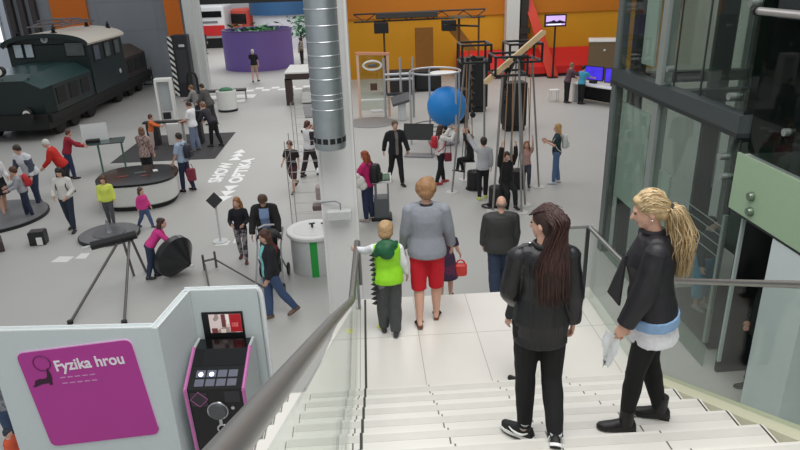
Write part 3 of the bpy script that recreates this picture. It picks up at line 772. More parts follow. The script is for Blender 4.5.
hood(-1.68, -5.9, G1, G2, 'front_hood'); hood(2.3, 6.0, BR, M('loco_deck_brown', (72,60,52), .5), 'rear_hood')
mb = MB(); mb.bx(-1.66, 1.66, -1.7, 2.35, 1.0, 3.15)
# arched top of the cab
rs = []
for y in (-1.7, 2.35):
    rs.append([np.array((1.66*math.cos(a), y, 3.12+.42*math.sin(a))) for a in [PI*k/16 for k in range(17)]])
mb.rings(rs); cabo = mb.obj('cab', G1, lo)
rs = []
for y in (-1.95, 2.55):
    rs.append([np.array((1.78*math.cos(a), y, 3.14+.46*math.sin(a))) for a in [PI*k/20 for k in range(21)]]+[np.array((1.70*math.cos(a), y, 3.06+.40*math.sin(a))) for a in [PI*k/20 for k in range(20,-1,-1)]])
mb = MB(); mb.rings(rs); mb.obj('cab_roof', CR, lo, smooth=35)
mb = MB(); rs2 = []
for y in (-1.99, -1.94): rs2.append([np.array((1.80*math.cos(a), y, 3.13+.48*math.sin(a))) for a in [PI*k/20 for k in range(21)]]+[np.array((1.68*math.cos(a), y, 3.03+.40*math.sin(a))) for a in [PI*k/20 for k in range(20,-1,-1)]])
mb.rings(rs2); mb.obj('roof_edge', G1, lo)
LW = M('loco_window', (176,190,196), .08, var=.25, scale=2.); LWD = M('loco_window_dark', (86,92,92), .1, var=.3, scale=2)
for x0, x1, m_ in ((-1.38,-1.06,LW),(-.92,-.62,LW),(.75,1.5,LWD)):
    q = MB(); q.bx(x0-.05, x1+.05, -1.73, -1.70, 2.60, 3.22); f_ = q.obj('window_frame', UB, cabo); q = MB(); q.bx(x0, x1, -1.745, -1.73, 2.65, 3.17); q.obj('pane', m_, f_)
for y in (-.9, .35, 1.55):
    q = MB(); q.bx(1.655, 1.685, y-.36, y+.36, 2.3, 3.05); f_ = q.obj('window_frame', UB, cabo); q = MB(); q.bx(1.685, 1.70, y-.28, y+.28, 2.38, 2.98); q.obj('pane', LWD, f_)
q = MB(); q.cyl((-.05,-1.74,3.36), (-.05,-1.70,3.36), .15, seg=24); q.obj('number_disc', M('disc_white', (196,200,198), .4), cabo)
q = MB(); q.tube([(-.05,-1.75,3.27),(-.05,-1.75,3.45)], .018, 6); q.obj('numeral', BLACK, cabo)
mb = MB(); mb.bx(-1.5, 1.5, -6.1, 6.2, .45, 1.0); mb.obj('underframe', UB, lo)
mb = MB(); mb.bx(1.5, 1.62, -6.0, 6.1, .72, .98); mb.obj('side_beam', UB, lo)
for y in (-4.7, -3.3, -1.6, 1.9, 3.6, 5.0):
    for x in (-.75, .75):
        q = MB(); q.lathe([(.08,-.10),(.46,-.10),(.52,-.06),(.5,.06),(.2,.1),(.08,.1)], (x*1.6, y, .50), 28, 'x'); q.obj('wheel', UB, lo, smooth=40)
for x in (-.95, .95):
    q = MB(); q.cyl((x,-6.5,.95), (x,-6.05,.95), .09); q.cyl((x,-6.56,.95), (x,-6.48,.95), .22); q.obj('buffer', UB, lo, smooth=40)
for x, z in ((.74,1.06),(-.74,1.06),(0.12,2.62)):
    q = MB(); q.lathe([(.05,.14),(.17,.10),(.2,-.10),(.17,-.13),(.02,-.13)], (x,-5.95,z), 24, 'y'); h_ = q.obj('headlamp', BLACK, lo, smooth=40)
    q = MB(); q.cyl((x,-6.1,z), (x,-6.08,z), .13, seg=20); q.obj('lens', M('lamp_lens', (226,226,216), .2), h_)
q = MB(); q.cyl((1.68,1.45,1.55), (1.70,1.45,1.55), .11, seg=18); q.obj('round_plate', M('disc_white', (196,200,198), .4), lo)
for k in range(4): q = MB(); q.bx(1.1, 1.62, 6.1, 6.3, .12+.24*k, .16+.24*k); q.obj('step', UB, lo)
for x in (1.1, 1.6): q = MB(); q.tube([(x,6.2,.1),(x,6.2,1.1)], .025, 6); q.obj('step_rail', UB, lo)
# pantographs on the cab roof
GP = M('pantograph_grey', (112,108,112), .5, .3)
pg = MB()
for x in (-.6, .6):
    pg.tube([(x,-1.5,3.85),(x,1.9,3.85)], .035, 6)
for y in (-1.5, .2, 1.9): pg.tube([(-.75,y,3.85),(.75,y,3.85)], .03, 6)
pg.obj('pantograph_base', GP, lo)
for x in (-.6, .6):
    q = MB(); q.tube([(x,-1.3,3.9),(x*.8,.3,4.02),(x,1.7,3.92)], .03, 6); q.obj('pantograph_arm', GP, lo)
for y in (-.1, .3):
    q = MB(); q.tube([(-.95,y,3.98),(-.7,y,4.06),(.7,y,4.06),(.95,y,3.98)], .03, 6); q.obj('contact_bow', GP, lo)
for x, y in ((-1.2,-1.55),(.35,-1.6),(.35,1.9),(1.2,2.2),(-1.2,1.9)):
    z = 3.14+.46*math.sqrt(max(0,1-(x/1.78)**2)); q = MB(); q.lathe([(.12,0),(.12,.05),(.06,.07),(.10,.11),(.05,.14),(.09,.19),(.04,.22),(.04,.30)], (x,y,z-.02), 14); q.obj('insulator', BLACK, lo, smooth=30)

# ---------------------------------------------------------------- far passage: vehicles, blue drum, purple kiosk
RW = M('signal_red', (206,44,44), .4); WT = M('train_white', (226,228,230), .35)
def rail_front(nm, loc, lab, w, h):
    t = thing(nm, lab, 'train', loc); mb = MB(); mb.rbox((0,2,h*.62), (w,4,h*.76), .3); mb.obj('body', WT, t, smooth=40)
    mb = MB(); mb.rbox((0,-.04,h*.42), (w*.96,.12,h*.24), .05); mb.obj('red_band', RW, t)
    mb = MB(); mb.rbox((0,-.03,h*.80), (w*.86,.1,h*.14), .04); mb.obj('windscreen', BLKG, t)
    mb = MB(); mb.rbox((0,-.02,h*.62), (w*.6,.08,.16), .03); mb.obj('grille', M('grille_grey', (120,122,130), .5), t)
    mb = MB(); mb.bx(-w*.42, w*.42, .2, 3.6, 0, h*.26); mb.obj('underframe', UB, t); return t
rail_front('railcar', (-12.9, 56, 0), 'white railcar front with red band seen far through the passage', 2.9, 3.4)
t = thing('tram', 'red and white tram nose at an angle, far through the passage', 'tram', (-10.3, 58, 0), -.6)
mb = MB(); mb.rbox((0,1.5,1.7), (2.2,4,2.6), .35); mb.obj('body', M('tram_red', (214,88,74), .4), t, smooth=40)
mb = MB(); mb.rbox((0,-.52,2.2), (1.7,.1,.8), .04); mb.obj('windscreen', BLKG, t)
mb = MB(); mb.rbox((.5,-.53,1.3), (.7,.1,.5), .04); mb.obj('front_panel', WT, t)
mb = MB(); mb.bx(-.9, .9, -.3, 3.3, 0, .42); mb.obj('underframe', UB, t)
t = thing('display_drum', 'large round white stand with blue upper band beyond purple kiosk', 'stand', (-6.4, 56, 0))
mb = MB(); mb.lathe([(2.7,0),(2.7,2.6)], seg=48); mb.obj('base', M('drum_white', (206,208,216), .5), t, smooth=40)
mb = MB(); mb.lathe([(2.9,2.6),(2.9,4.4)], seg=48); mb.obj('band', M('drum_blue', (44,86,128), .5), t, smooth=40)
t = thing('round_kiosk', 'round purple walled kiosk with green planting inside', 'kiosk', (-6.9, 43.2, 0))
PU = M('kiosk_purple', (126,102,178), .55, var=.05); mb = MB(); n_ = 48; ro, ri, hh = 2.2, 2.1, 2.35
sec = []
for k in range(n_): 
    a = 2*PI*k/n_; sec.append([np.array((r_*math.cos(a), r_*math.sin(a), z)) for r_, z in ((ro,0),(ro,hh),(ri,hh),(ri,0))])
mb.rings(sec, close=True); mb.obj('wall', PU, t, smooth=40)
mb = MB(); mb.torus((0,0,hh+.02), 2.15, .06, 48, 6); mb.obj('rim', M('rim_purple', (78,62,110), .5), t, smooth=True)
rng = random.Random(3); mb = MB()
for k in range(260):
    a = rng.uniform(0, 2*PI); r_ = rng.uniform(0, 2.0); z = rng.uniform(1.9, 2.45)+.25*(r_ > 1.3 and math.sin(a) > 0)
    p = np.array((r_*math.cos(a), r_*math.sin(a), z)); d1 = np.array((rng.uniform(-1,1), rng.uniform(-1,1), rng.uniform(-.3,.8)))*.26; d2 = np.array((rng.uniform(-1,1), rng.uniform(-1,1), rng.uniform(-.3,.6)))*.14
    mb.add([p-d1, p+d2, p+d1, p-d2], [(0,1,2,3)])
o = mb.obj('planting', M('plant_green', (52,116,62), .6, var=.25, scale=3), t); o['kind'] = 'stuff'
mb = MB(); mb.lathe([(2.05,0),(2.05,1.9)], seg=32); mb.obj('soil_bed', M('bed_dark', (44,56,46), .8), t)
t = thing('leafy_plant', 'green bushy plant rising behind the purple kiosk', 'plant', (-4.4, 46.2, 0)); mb = MB()
for k in range(220):
    p = np.array((rng.gauss(0,.4), rng.gauss(0,.4), 1.4+rng.random()*1.5)); d1 = np.array((rng.uniform(-1,1), rng.uniform(-1,1), rng.uniform(-.5,.8)))*.2; d2 = np.array((rng.uniform(-1,1), rng.uniform(-1,1), rng.uniform(-.3,.6)))*.1
    mb.add([p-d1, p+d2, p+d1, p-d2], [(0,1,2,3)])
o = mb.obj('foliage', M('plant_green2', (64,128,84), .6, var=.25, scale=3), t); o['kind'] = 'stuff'
mb = MB(); mb.tube([(0,0,0),(.05,0,.8),(0,.05,1.8)], .07, 8); mb.obj('stem', BR, t)
# white floor markings by the passage
wm = M('floor_white', (246,246,244), .5, var=.02)
mb = MB()
for j, (yy, n_) in enumerate(((34.4, 12), (33.8, 12))):
    for k in range(n_):
        if (k+j) % 2: continue
        x = -7.6+.42*k; mb.bx(x, x+.42, yy, yy+.55, .001, .004)
mb.bx(-8.2, -5.6, 31.9, 32.9, .001, .004); mb.bx(-7.2, -5.9, 30.9, 31.6, .001, .004)
o = mb.world('trim_10', wm, origin=(0,0,0)); struct(o)

# ---------------------------------------------------------------- hazard striped cabinet, stands and benches at the left
t = thing('machine_cabinet', 'tall black cabinet with black and white hazard stripe along its edge', 'cabinet', (-9.35, 33.2, 0))
mb = MB(); mb.rbox((.3,0,1.5), (.75,.6,3.0), .05); mb.obj('body', M('cab_black', (40,40,46), .5), t)
mb = MB(); mb.bx(-.26, -.05, -.36, -.30, .1, 2.95); mb.obj('hazard_strip', M('hazard', (226,226,222), .5, pattern='diag', c2=(26,26,28), ps=2.1, var=.02), t)
mb = MB(); mb.rbox((.38,-.32,2.5), (.28,.04,.12), .02); mb.obj('nameplate', OFFW, t)
mb = MB(); mb.rbox((.3,-.31,1.5), (.5,.03,1.6), .03); mb.obj('door', M('cab_door', (56,56,62), .4), t)
t = thing('arch_stand', 'white arch shaped exhibit stand with grey inset beside locomotive', 'stand', (-8.2, 26.6, 0), .1)
mb = MB(); mb.bx(-.33, -.24, -.2, .2, 0, 1.75); mb.bx(.24, .33, -.2, .2, 0, 1.75); mb.rbox((0,0,1.8), (.66,.4,.14), .04); mb.obj('arch', WHITE, t)
mb = MB(); mb.bx(-.2, .2, -.02, .05, .55, 1.7); mb.obj('inset_panel', M('inset_grey', (176,180,182), .4), t)
mb = MB(); mb.bx(-.16, .12, -.25, -.05, .25, .5); mb.obj('plinth_box', BLACK, t)
def lowbench(lab, loc, w, d, h, rz=0.):
    t = thing('bench', lab, 'bench', loc, rz); mb = MB(); mb.rbox((0,0,h-.04), (w,d,.08), .03); mb.obj('seat', BLACK, t)
    for sx in (-1, 1): q = MB(); q.tube([(sx*(w/2-.06),-d/2+.05,0),(sx*(w/2-.06),-d/2+.05,h-.08),(sx*(w/2-.06),d/2-.05,h-.08),(sx*(w/2-.06),d/2-.05,0)], .02, 6); q.obj('leg', GREYM, t)
    return t
lowbench('black topped bench with grey tube legs before the purple kiosk', (-7.0, 31.6, 0), 2.3, .5, .5, .1)
t = thing('loop_stand', 'black upright loop shaped exhibit frame by white post', 'stand', (-8.35, 31.6, 0)); mb = MB()
mb.tube([(-.22,0,0),(-.22,0,1.1),(-.15,0,1.32),(0,0,1.4),(.15,0,1.32),(.22,0,1.1),(.22,0,0)], .06, 8); mb.obj('loop', BLACK, t, smooth=True)
mb = MB(); mb.rbox((0,0,.04), (.7,.4,.08), .03); mb.obj('base', BLACK, t)
t = thing('bin', 'round white bin with black foot near grey coated visitor', 'bin', (-6.25, 28.9, 0)); mb = MB()
mb.lathe([(.42,.1),(.44,.9),(.40,.92),(.38,.84)], seg=32); mb.obj('body', WHITE, t, smooth=40); mb = MB(); mb.lathe([(.43,0),(.43,.1)], seg=32); mb.obj('foot', BLACK, t, smooth=40)
mb = MB(); mb.lathe([(.02,.86),(.36,.86)], seg=24); mb.ell((0,0,.92), (.3,.3,.12)); mb.obj('liner', M('liner_green', (60,120,84), .6), t)
# black bench-height exhibit at the mat and the dark mat itself
mb = MB(); mb.bx(-8.55, -5.14, 20.8, 24.55, .0, .008); tag(mb.world('floor_mat', M('mat_charcoal', (62,60,62), .75, var=.08, scale=12)), 'large dark grey rectangular mat on the floor behind oval table', 'mat', None, 'thing')
t = thing('track_table', 'long low black exhibit bench on white plinth, mat in front', 'table', (-7.0, 23.1, 0))
mb = MB(); mb.rbox((0,0,.82), (2.1,.3,.06), .02); mb.obj('top', BLACK, t); mb = MB(); mb.rbox((.05,0,.4), (.55,.45,.8), .05); mb.obj('plinth', WHITE, t)
for x in (-.75, .8): mb = MB(); mb.rbox((x,0,.4), (.4,.35,.8), .04); mb.obj('leg', M('leg_dark', (52,50,52), .5), t)
mb = MB(); mb.rbox((.95,-.05,1.02), (.26,.2,.34), .03); mb.obj('control_box', BLACK, t)

# ---------------------------------------------------------------- oval table, discs, glass table
t = thing('oval_table', 'large oval white exhibit table with glossy black top', 'table', (-6.25, 16.8, 0), .12)
def oval(a, b, n=48, p=2.6): return [np.array((a*np.sign(math.cos(q))*abs(math.cos(q))**(2/p), b*np.sign(math.sin(q))*abs(math.sin(q))**(2/p))) for q in [2*PI*k/n for k in range(n)]]
def ovalring(mb, prof):
    mb.rings([[np.array((x, y, z)) for x, y in oval(a*.84, b*.84)] for a, b, z in prof]); return mb
ovalring(MB(), [(1.08,.98,0),(1.08,.98,.12)]).obj('plinth', BLACK, t, smooth=40)
ovalring(MB(), [(1.12,1.02,.12),(1.18,1.08,.16),(1.2,1.1,.68)]).obj('body', WHITE, t, smooth=40)
ovalring(MB(), [(1.22,1.12,.68),(1.22,1.12,.74),(1.12,1.02,.75)]).obj('top', M('table_black', (26,28,29), .22, var=.2, scale=3), t, smooth=40)
for (x, y, w, d, c) in ((.05,.12,.30,.16,(70,74,74)),(.42,.22,.12,.2,(210,212,210)),(-.35,-.15,.28,.06,(140,60,56)),(.2,-.2,.16,.07,(140,60,56))):
    q = MB(); q.box((x,y,.755), (w,d,.012), (0,0,.3)); q.obj('tile', M('tile_%d' % c[0], c, .4), t)
t = thing('turntable', 'grey floor disc with dark rim and second ring, by yellow jacketed girl', 'platform', (-6.22, 14.28, 0))
mb = MB(); mb.lathe([(.68,0),(.68,.07)], seg=48); mb.obj('rim', BLACK, t, smooth=40); mb = MB(); mb.lathe([(.66,.07),(.66,.085)], seg=48); mb.obj('top', M('disc_grey', (112,112,114), .45), t)
mb = MB(); mb.lathe([(.36,.085),(.36,.1)], seg=40); mb.obj('ring', M('disc_grey2', (96,98,102), .35), t); mb = MB(); mb.lathe([(.08,.1),(.05,.16),(.03,.4)], seg=16); mb.obj('spindle', GREYM, t, smooth=40)
t = thing('turntable', 'larger grey floor disc under the man and boy with red backpack', 'platform', (-9.72, 15.9, 0))
mb = MB(); mb.lathe([(1.28,0),(1.28,.07)], seg=56); mb.obj('rim', BLACK, t, smooth=40); mb = MB(); mb.lathe([(1.25,.07),(1.25,.085)], seg=56); mb.obj('top', M('disc_grey', (112,112,114), .45), t)
t = thing('glass_table', 'dark glass topped table with white backed screen, beside locomotive', 'table', (-8.45, 19.9, 0), .25)
mb = MB(); mb.rbox((.25,0,.94), (1.1,.75,.035), .02); mb.obj('top', M('table_glass', (60,76,76), .1), t)
for x, y in ((.05,-.3),(.65,.3)): q = MB(); q.tube([(x,y,0),(x,y,.92)], .03, 8); q.obj('leg', M('leg_green', (70,110,90), .3), t)
mb = MB(); mb.box((-.05,.25,1.2), (.75,.05,.55), (-.25,0,.1)); mb.obj('back_panel', OFFW, t); mb = MB(); mb.rbox((-.1,-.05,1.0), (.4,.2,.1), .03); mb.obj('device', BLACK, t)
t = thing('viewing_box', 'small black open box with white notch standing alone on floor', 'box', (-7.72, 14.02, 0), .15)
mb = MB(); mb.bx(-.17, .17, -.12, .14, .05, .31); mb.obj('case', M('box_black', (30,30,32), .4), t); mb = MB(); mb.bx(.0, .12, -.16, -.13, .02, .2); mb.obj('paper', WHITE, t)
mb = MB(); mb.bx(-.17, .17, -.12, .12, 0, .05); mb.obj('foot', BLACK, t); mb = MB(); mb.bx(-.15, .15, -.1, .12, .31, .325); mb.obj('lid', M('lid_grey', (70,70,74), .3), t)
def papers(pts, lab, grp=None):
    mb = MB(); mb.plate(pts, 0, .003); return mb
for pts, lab in (([(-6.98,12.90),(-6.62,12.86),(-6.58,13.15),(-6.92,13.20)], 'white paper square on floor before the black rod, left of the pair'), ([(-6.52,13.02),(-6.28,13.0),(-6.3,13.3),(-6.5,13.3)], 'white paper square on floor before the black rod, right of the pair'),
                 ([(-3.58,13.35),(-3.30,13.35),(-3.28,13.62),(-3.56,13.62)], 'white floor sticker at foot of the diamond sign, left of the pair'), ([(-3.20,13.45),(-3.02,13.45),(-3.02,13.75),(-3.2,13.75)], 'white floor sticker at foot of the diamond sign, next to walking girl')):
    mb = MB(); mb.plate(pts, .001, .004); tag(mb.world('floor_sticker', WHITE), lab, 'sticker', 'white floor stickers', 'thing')
# dark plinth with glass at the left edge
t = thing('glass_case', 'glass case standing on dark wooden plinth at picture left edge', 'display case', (-8.95, 13.55, 0), .55)
mb = MB(); mb.rbox((0,0,.12), (1.2,.5,.24), .02); mb.obj('plinth', M('plinth_brown', (66,54,54), .5), t)
mb = MB(); mb.bx(-.55, .55, -.02, .02, .24, 1.9); mb.obj('glass_panel', glass('case_glass', (196,214,210), .06), t); mb = MB(); mb.bx(.53, .57, -.03, .03, .24, 1.9); mb.obj('edge_post', GREYM, t)

# ---------------------------------------------------------------- black rod, cone, rigging
t = thing('telescope_rod', 'long black padded rod on grey trestle, two long poles reaching to floor', 'exhibit', (-5.0, 11.9, 0))
mb = MB(); mb.tube([(-5.52,11.75,.80),(-4.72,12.03,.89)], .085, 16); mb.world('rod', M('rod_black', (26,26,28), .5), t, smooth=40)
mb = MB(); mb.tube([(-5.66,11.70,.78),(-5.52,11.75,.80)], .03, 8); mb.world('tip', OFFW, t, smooth=True)
for a, c in (((-5.05,11.9,.8),(-5.42,10.15,.02)),((-4.85,11.95,.8),(-4.45,10.05,.02)),((-4.95,11.9,.8),(-4.92,12.0,.0)),((-4.8,11.95,.8),(-4.72,12.15,0))):
    mb = MB(); mb.tube([a, c], .026, 8); mb.world('support_pole', M('pole_grey', (104,100,98), .45, .4), t, smooth=True)
for p in ((-5.42,10.15,0),(-4.45,10.05,0)): mb = MB(); mb.cyl((p[0],p[1],0), (p[0],p[1],.06), .05); mb.world('foot', BLACK, t)
t = thing('rolling_cone', 'big black double cone tipped on its side by girl in pink', 'cone', (-3.98, 11.85, .44))
mb = MB(); ax = np.array((.80,-.52,-.24)); ax /= np.linalg.norm(ax); u, v, d = frame_of(ax)
prof = [(-.28,.02),(-.22,.31),(-.1,.43),(.02,.43),(.32,.11),(.42,.015)]
mb.loft([(d*a, u*r_, v*r_) for a, r_ in prof], 40); mb.obj('cone', M('cone_black', (24,25,27), .3), t, smooth=35)
mb = MB(); mb.ell(d*.45, (.035,)*3); mb.obj('tip', OFFW, t, smooth=True)
t = thing('trestle', 'low grey tube trestle on the floor beside the black cone', 'stand', (-3.35, 12.0, 0))
for a, c in (((-3.52,12.1,0),(-3.52,12.1,.34)),((-3.3,12.2,0),(-3.3,12.2,.36)),((-3.52,12.1,.2),(-3.3,12.2,.2))): mb = MB(); mb.tube([a, c], .024, 8); mb.world('post', M('pole_grey', (104,100,98), .45, .4), t, smooth=True)
for a, c in (((-3.5,12.1,.12),(-2.9,10.1,.1)),((-3.3,12.2,.18),(-2.0,10.8,.1))): mb = MB(); mb.tube([a, c], .018, 8); mb.world('rail', M('pole_grey', (104,100,98), .45, .4), t, smooth=True)
t = thing('diamond_sign', 'black diamond shaped sign on slim white stand', 'sign', (-3.5, 13.6, 0))
mb = MB(); mb.cyl((0,0,0), (0,0,.02), .17, seg=28); mb.obj('base', OFFW, t); mb = MB(); mb.tube([(0,0,.02),(0,.02,.93)], .022, 8); mb.obj('pole', OFFW, t, smooth=True)
mb = MB(); mb.box((0,-.03,1.0), (.26,.03,.26), None); mb.v = [tuple(rotx(-.5)@(roty(PI/4)@(np.array(q)-np.array((0,-.03,1.0))))+np.array((0,-.03,1.0))) for q in mb.v]; mb.obj('board', M('sign_black', (28,28,30), .4), t)

# ---------------------------------------------------------------- lettering on the floor
def floortext(txt, x, y, size, sx, lab):
    mb = text_mb(txt, size, .004, .022, sx=sx); mb.xform(rotz(PI/2), (0,0,.003)); o = mb.obj('floor_lettering', wm, None, (x, y, 0)); tag(o, lab, 'lettering', None, 'thing'); return o
floortext('SHOW', -4.44, 18.15, .52, 1.30, 'white word SHOW painted on the grey floor')
floortext('OPTIKA', -3.83, 18.0, .52, 1.42, 'white word OPTIKA painted on the grey floor beside SHOW')
def arrows(x0, y0, d, n, lab):
    mb = MB()
    for k in range(n): y = y0+d*.46*k; mb.plate([(x0-.21,y),(x0+.21,y),(x0,y+d*.46)][::int(d) if d > 0 else -1], .001, .005)
    tag(mb.world('floor_arrows', wm), lab, 'marking', None, 'thing')
arrows(-4.45, 20.5, 1, 3, 'three white triangles on floor after the word SHOW, pointing away'); arrows(-4.02, 17.75, -1, 3, 'three white triangles on floor before the word OPTIKA, pointing to stairs')
# ---------------------------------------------------------------- exhibits before the ochre wall
RED = M('sofa_red', (208,30,26), .55, var=.05); WOOD = M('plank_wood', (226,196,150), .5, var=.08, scale=6); FACET = M('facet_brown', (150,96,30), .55, var=.1, scale=4)
t = thing('red_bench', 'long red padded bench block along the ochre wall under the monitor', 'bench', (10.3, 35.5, 0))
mb = MB(); extr = [(-.9,.18),(-.9,.55),(.55,1.35),(.7,1.35),(.7,.18)]
n = len(extr); vs = [(x, y, z) for x in (-1.6, 2.9) for y, z in extr]
mb.add(vs, [tuple(range(n)), tuple(range(2*n-1,n-1,-1))]+[(k,(k+1)%n,n+(k+1)%n,n+k) for k in range(n)]); mb.obj('padding', RED, t)
mb = MB(); mb.bx(-1.55, 2.85, -.8, .7, 0, .18); mb.obj('base', M('bench_base', (60,22,24), .6), t)
t = thing('red_bench', 'short red padded bench block seen behind the rope rig', 'bench', (6.3, 35.4, 0))
mb = MB(); vs = [(x, y, z) for x in (-1.3, 1.3) for y, z in extr]; mb.add(vs, [tuple(range(n)), tuple(range(2*n-1,n-1,-1))]+[(k,(k+1)%n,n+(k+1)%n,n+k) for k in range(n)]); mb.obj('padding', RED, t)
mb = MB(); mb.bx(-1.25, 1.25, -.8, .7, 0, .18); mb.obj('base', M('bench_base', (60,22,24), .6), t)
mb = MB(); a, b_ = np.array((8.85,36.0,3.9)), np.array((10.0,34.35,.05)); mb.tube([a, b_], .01, 4); mb = MB()
mb.slab([a+np.array((-.26,0,.1)), a+np.array((.22,0,.1)), b_+np.array((.28,0,0)), b_+np.array((-.3,0,0))], (0,1,.2), .12); tag(mb.world('red_fin', M('fin_red', (214,60,36), .5, var=.04)), 'tall red tapered board leaning against the ochre wall', 'board')
t = thing('monitor', 'flat monitor on dark pole showing pale purple picture above red bench', 'monitor', (9.9, 34.2, 0))
mb = MB(); mb.rbox((0,0,2.93), (1.15,.09,.62), .02); mb.obj('case', BLACK, t)
SCR = M('screen_purple', (176,150,206), .3, emit=.9, var=.1, scale=2)
mb = MB(); mb.bx(-.5, .5, -.055, -.046, 2.7, 3.17); so = mb.obj('screen', SCR, t)
mb = MB(); mb.slab([(-.5,-.06,2.78),(.5,-.06,2.78),(.5,-.06,2.86),(.2,-.06,2.95),(.05,-.06,2.88),(-.1,-.06,2.96),(-.25,-.06,2.9),(-.5,-.06,2.86)], (0,-1,0), .003); mb.obj('dark_hills', M('scr_dark', (30,22,44), .4), so)
mb = MB(); mb.slab([(-.4,-.06,2.71),(.3,-.06,2.71),(.3,-.06,2.77),(-.4,-.06,2.77)], (0,-1,0), .003); mb.obj('white_strip', M('scr_white', (230,226,240), .4, emit=.8), so)
mb = MB(); mb.tube([(.03,.06,0),(.03,.06,2.9)], .05, 8); mb.obj('pole', BLACK, t, smooth=True); mb = MB(); mb.cyl((.03,.06,0), (.03,.06,.04), .3, seg=24); mb.obj('base', BLACK, t)
# desk with two blue screens
t = thing('desk', 'white computer desk with black front beside two visitors', 'desk', (9.95, 26.9, 0), -1.0)
mb = MB(); mb.rbox((0,0,.78), (2.5,.85,.07), .03); mb.obj('top', WHITE, t)
for x in (-1.18, 1.18): mb = MB(); mb.rbox((x,0,.375), (.12,.8,.75), .03); mb.obj('side', WHITE, t)
mb = MB(); mb.bx(-1.1, 1.1, .25, .31, .05, .7); mb.obj('back_panel', BLACK, t)
BS = M('screen_blue', (64,48,196), .3, emit=.7, var=.3, scale=3)
for x, lb in ((-.55,'blue lit flat screen on white desk, nearer the two visitors'),(.55,'blue lit flat screen on white desk, nearer the glass lift')):
    p = np.array((9.95,26.9,.815))+rotz(-1.0)@np.array((x,.1,0)); q = thing('computer_screen', lb, 'screen', p, -.85, 'desk screens')
    mb = MB(); mb.rbox((0,0,.42), (.95,.06,.62), .02); mb.obj('case', BLACK, q); mb = MB(); mb.bx(-.43, .43, -.04, -.032, .15, .69); mb.obj('screen', BS, q)
    mb = MB(); mb.rbox((0,0,.06), (.3,.22,.12), .03); mb.obj('stand', BLACK, q)
t = thing('stool', 'small white stool standing by the white computer desk', 'stool', (8.2, 27.9, 0)); mb = MB(); mb.rbox((0,0,.5), (.4,.36,.05), .03); mb.obj('seat', WHITE, t)
for x in (-.16,.16):
    for y in (-.14,.14): mb = MB(); mb.tube([(x*1.15,y*1.15,0),(x,y,.48)], .015, 6); mb.obj('leg', OFFW, t)
t = thing('brown_cabinet', 'brown box cabinet with white top before the ochre wall', 'cabinet', (12.4, 33.4, 0), -.3); mb = MB(); mb.rbox((0,0,.95), (1.7,1.2,1.9), .03); mb.obj('body', M('cab_brown', (112,92,66), .6), t)
mb = MB(); mb.rbox((0,0,1.95), (1.8,1.3,.1), .03); mb.obj('top', WHITE, t); mb = MB(); mb.ell((-.1,-.62,1.5), (.06,.04,.06)); mb.obj('knob', OFFW, t, smooth=True)
# overhead truss with spot boxes and ladder upright
t = thing('lighting_truss', 'black overhead truss with two spotlight boxes before ochre wall', 'truss', (1.6, 33.5, 0))
mb = MB(); 
for z in (3.25, 3.62): mb.tube([(-2.1,0,z),(4.5,0,z+.05)], .045, 6)
k0 = [(-2.1+.55*k, 0, 3.25 if k % 2 else 3.62) for k in range(13)]; mb.tube(k0, .03, 6); mb.obj('truss', BLACK, t)
mb = MB(); mb.rbox((.55,0,3.52), (3.1,.25,.28), .04); mb.obj('light_bar', M('bar_dark', (58,56,54), .5), t)
for x in (-.75, 2.65): mb = MB(); mb.rbox((x,-.1,2.95), (.72,.4,.52), .05); mb.obj('spotlight', BLACK, t)
mb = MB(); mb.tube([(-.62,.1,0),(-.62,.1,3.3)], .05, 8); mb.obj('pole', M('pole_brown', (86,56,22), .5), t); mb = MB(); mb.tube([(4.2,.1,0),(4.2,.1,3.3)], .05, 8); mb.obj('pole', M('pole_brown', (86,56,22), .5), t)
t = thing('ladder_upright', 'white upright frame with dark slotted centre beside main column', 'frame', (-1.3, 33.2, 0))
for x in (-.55, .38): mb = MB(); mb.bx(x-.12, x+.12, -.1, .1, 0, 6.5); mb.obj('rail', OFFW, t)
mb = MB(); mb.bx(-.3, .15, -.04, .04, 0, 6.5); mb.obj('slot_panel', M('slot_panel', (40,44,48), .5), t)
for z in (3.4,4.0,4.6,5.2): mb = MB(); mb.rbox((-.08,-.06,z), (.16,.06,.4), .03); mb.obj('slot', OFFW, t)
t = thing('disc_spinner', 'dark flat disc on short mast above the truss end', 'exhibit', (4.35, 30.5, 0)); mb = MB(); mb.lathe([(.05,3.45),(.55,3.5),(.5,3.58),(.05,3.62)], seg=28); mb.obj('disc', M('disc_dark', (74,62,40), .5), t, smooth=40)
mb = MB(); mb.tube([(0,0,0),(0,0,3.45)], .06, 8); mb.obj('mast', M('pole_brown', (86,56,22), .5), t); mb = MB(); mb.tube([(-.7,0,3.2),(.9,0,3.1)], .05, 6); mb.obj('arm', BLACK, t)
t = thing('wall_facet', 'upright brown sheet added for a darker facet of ochre wall, behind ball exhibit', 'panel', (3.1, 34.6, 0)); mb = MB(); mb.rbox((0,0,1.4), (.95,.12,2.8), .02); mb.obj('board', FACET, t); mb = MB(); mb.rbox((0,0,.05), (1.1,.5,.1), .02); mb.obj('foot', FACET, t)  # brown sheets added for the darker facets of the ochre wall
t = thing('wall_facet', 'slanted brown sheet added for a darker facet of ochre wall, by the truss end', 'panel', (4.7, 34.0, 0)); mb = MB(); mb.slab([(-.7,0,3.0),(.0,0,3.0),(1.1,0,1.6),(.5,0,1.6)], (0,1,0), .08); mb.obj('board', FACET, t); mb = MB(); mb.tube([(.7,.05,0),(.7,.05,1.7)], .05, 8); mb.obj('post', FACET, t)
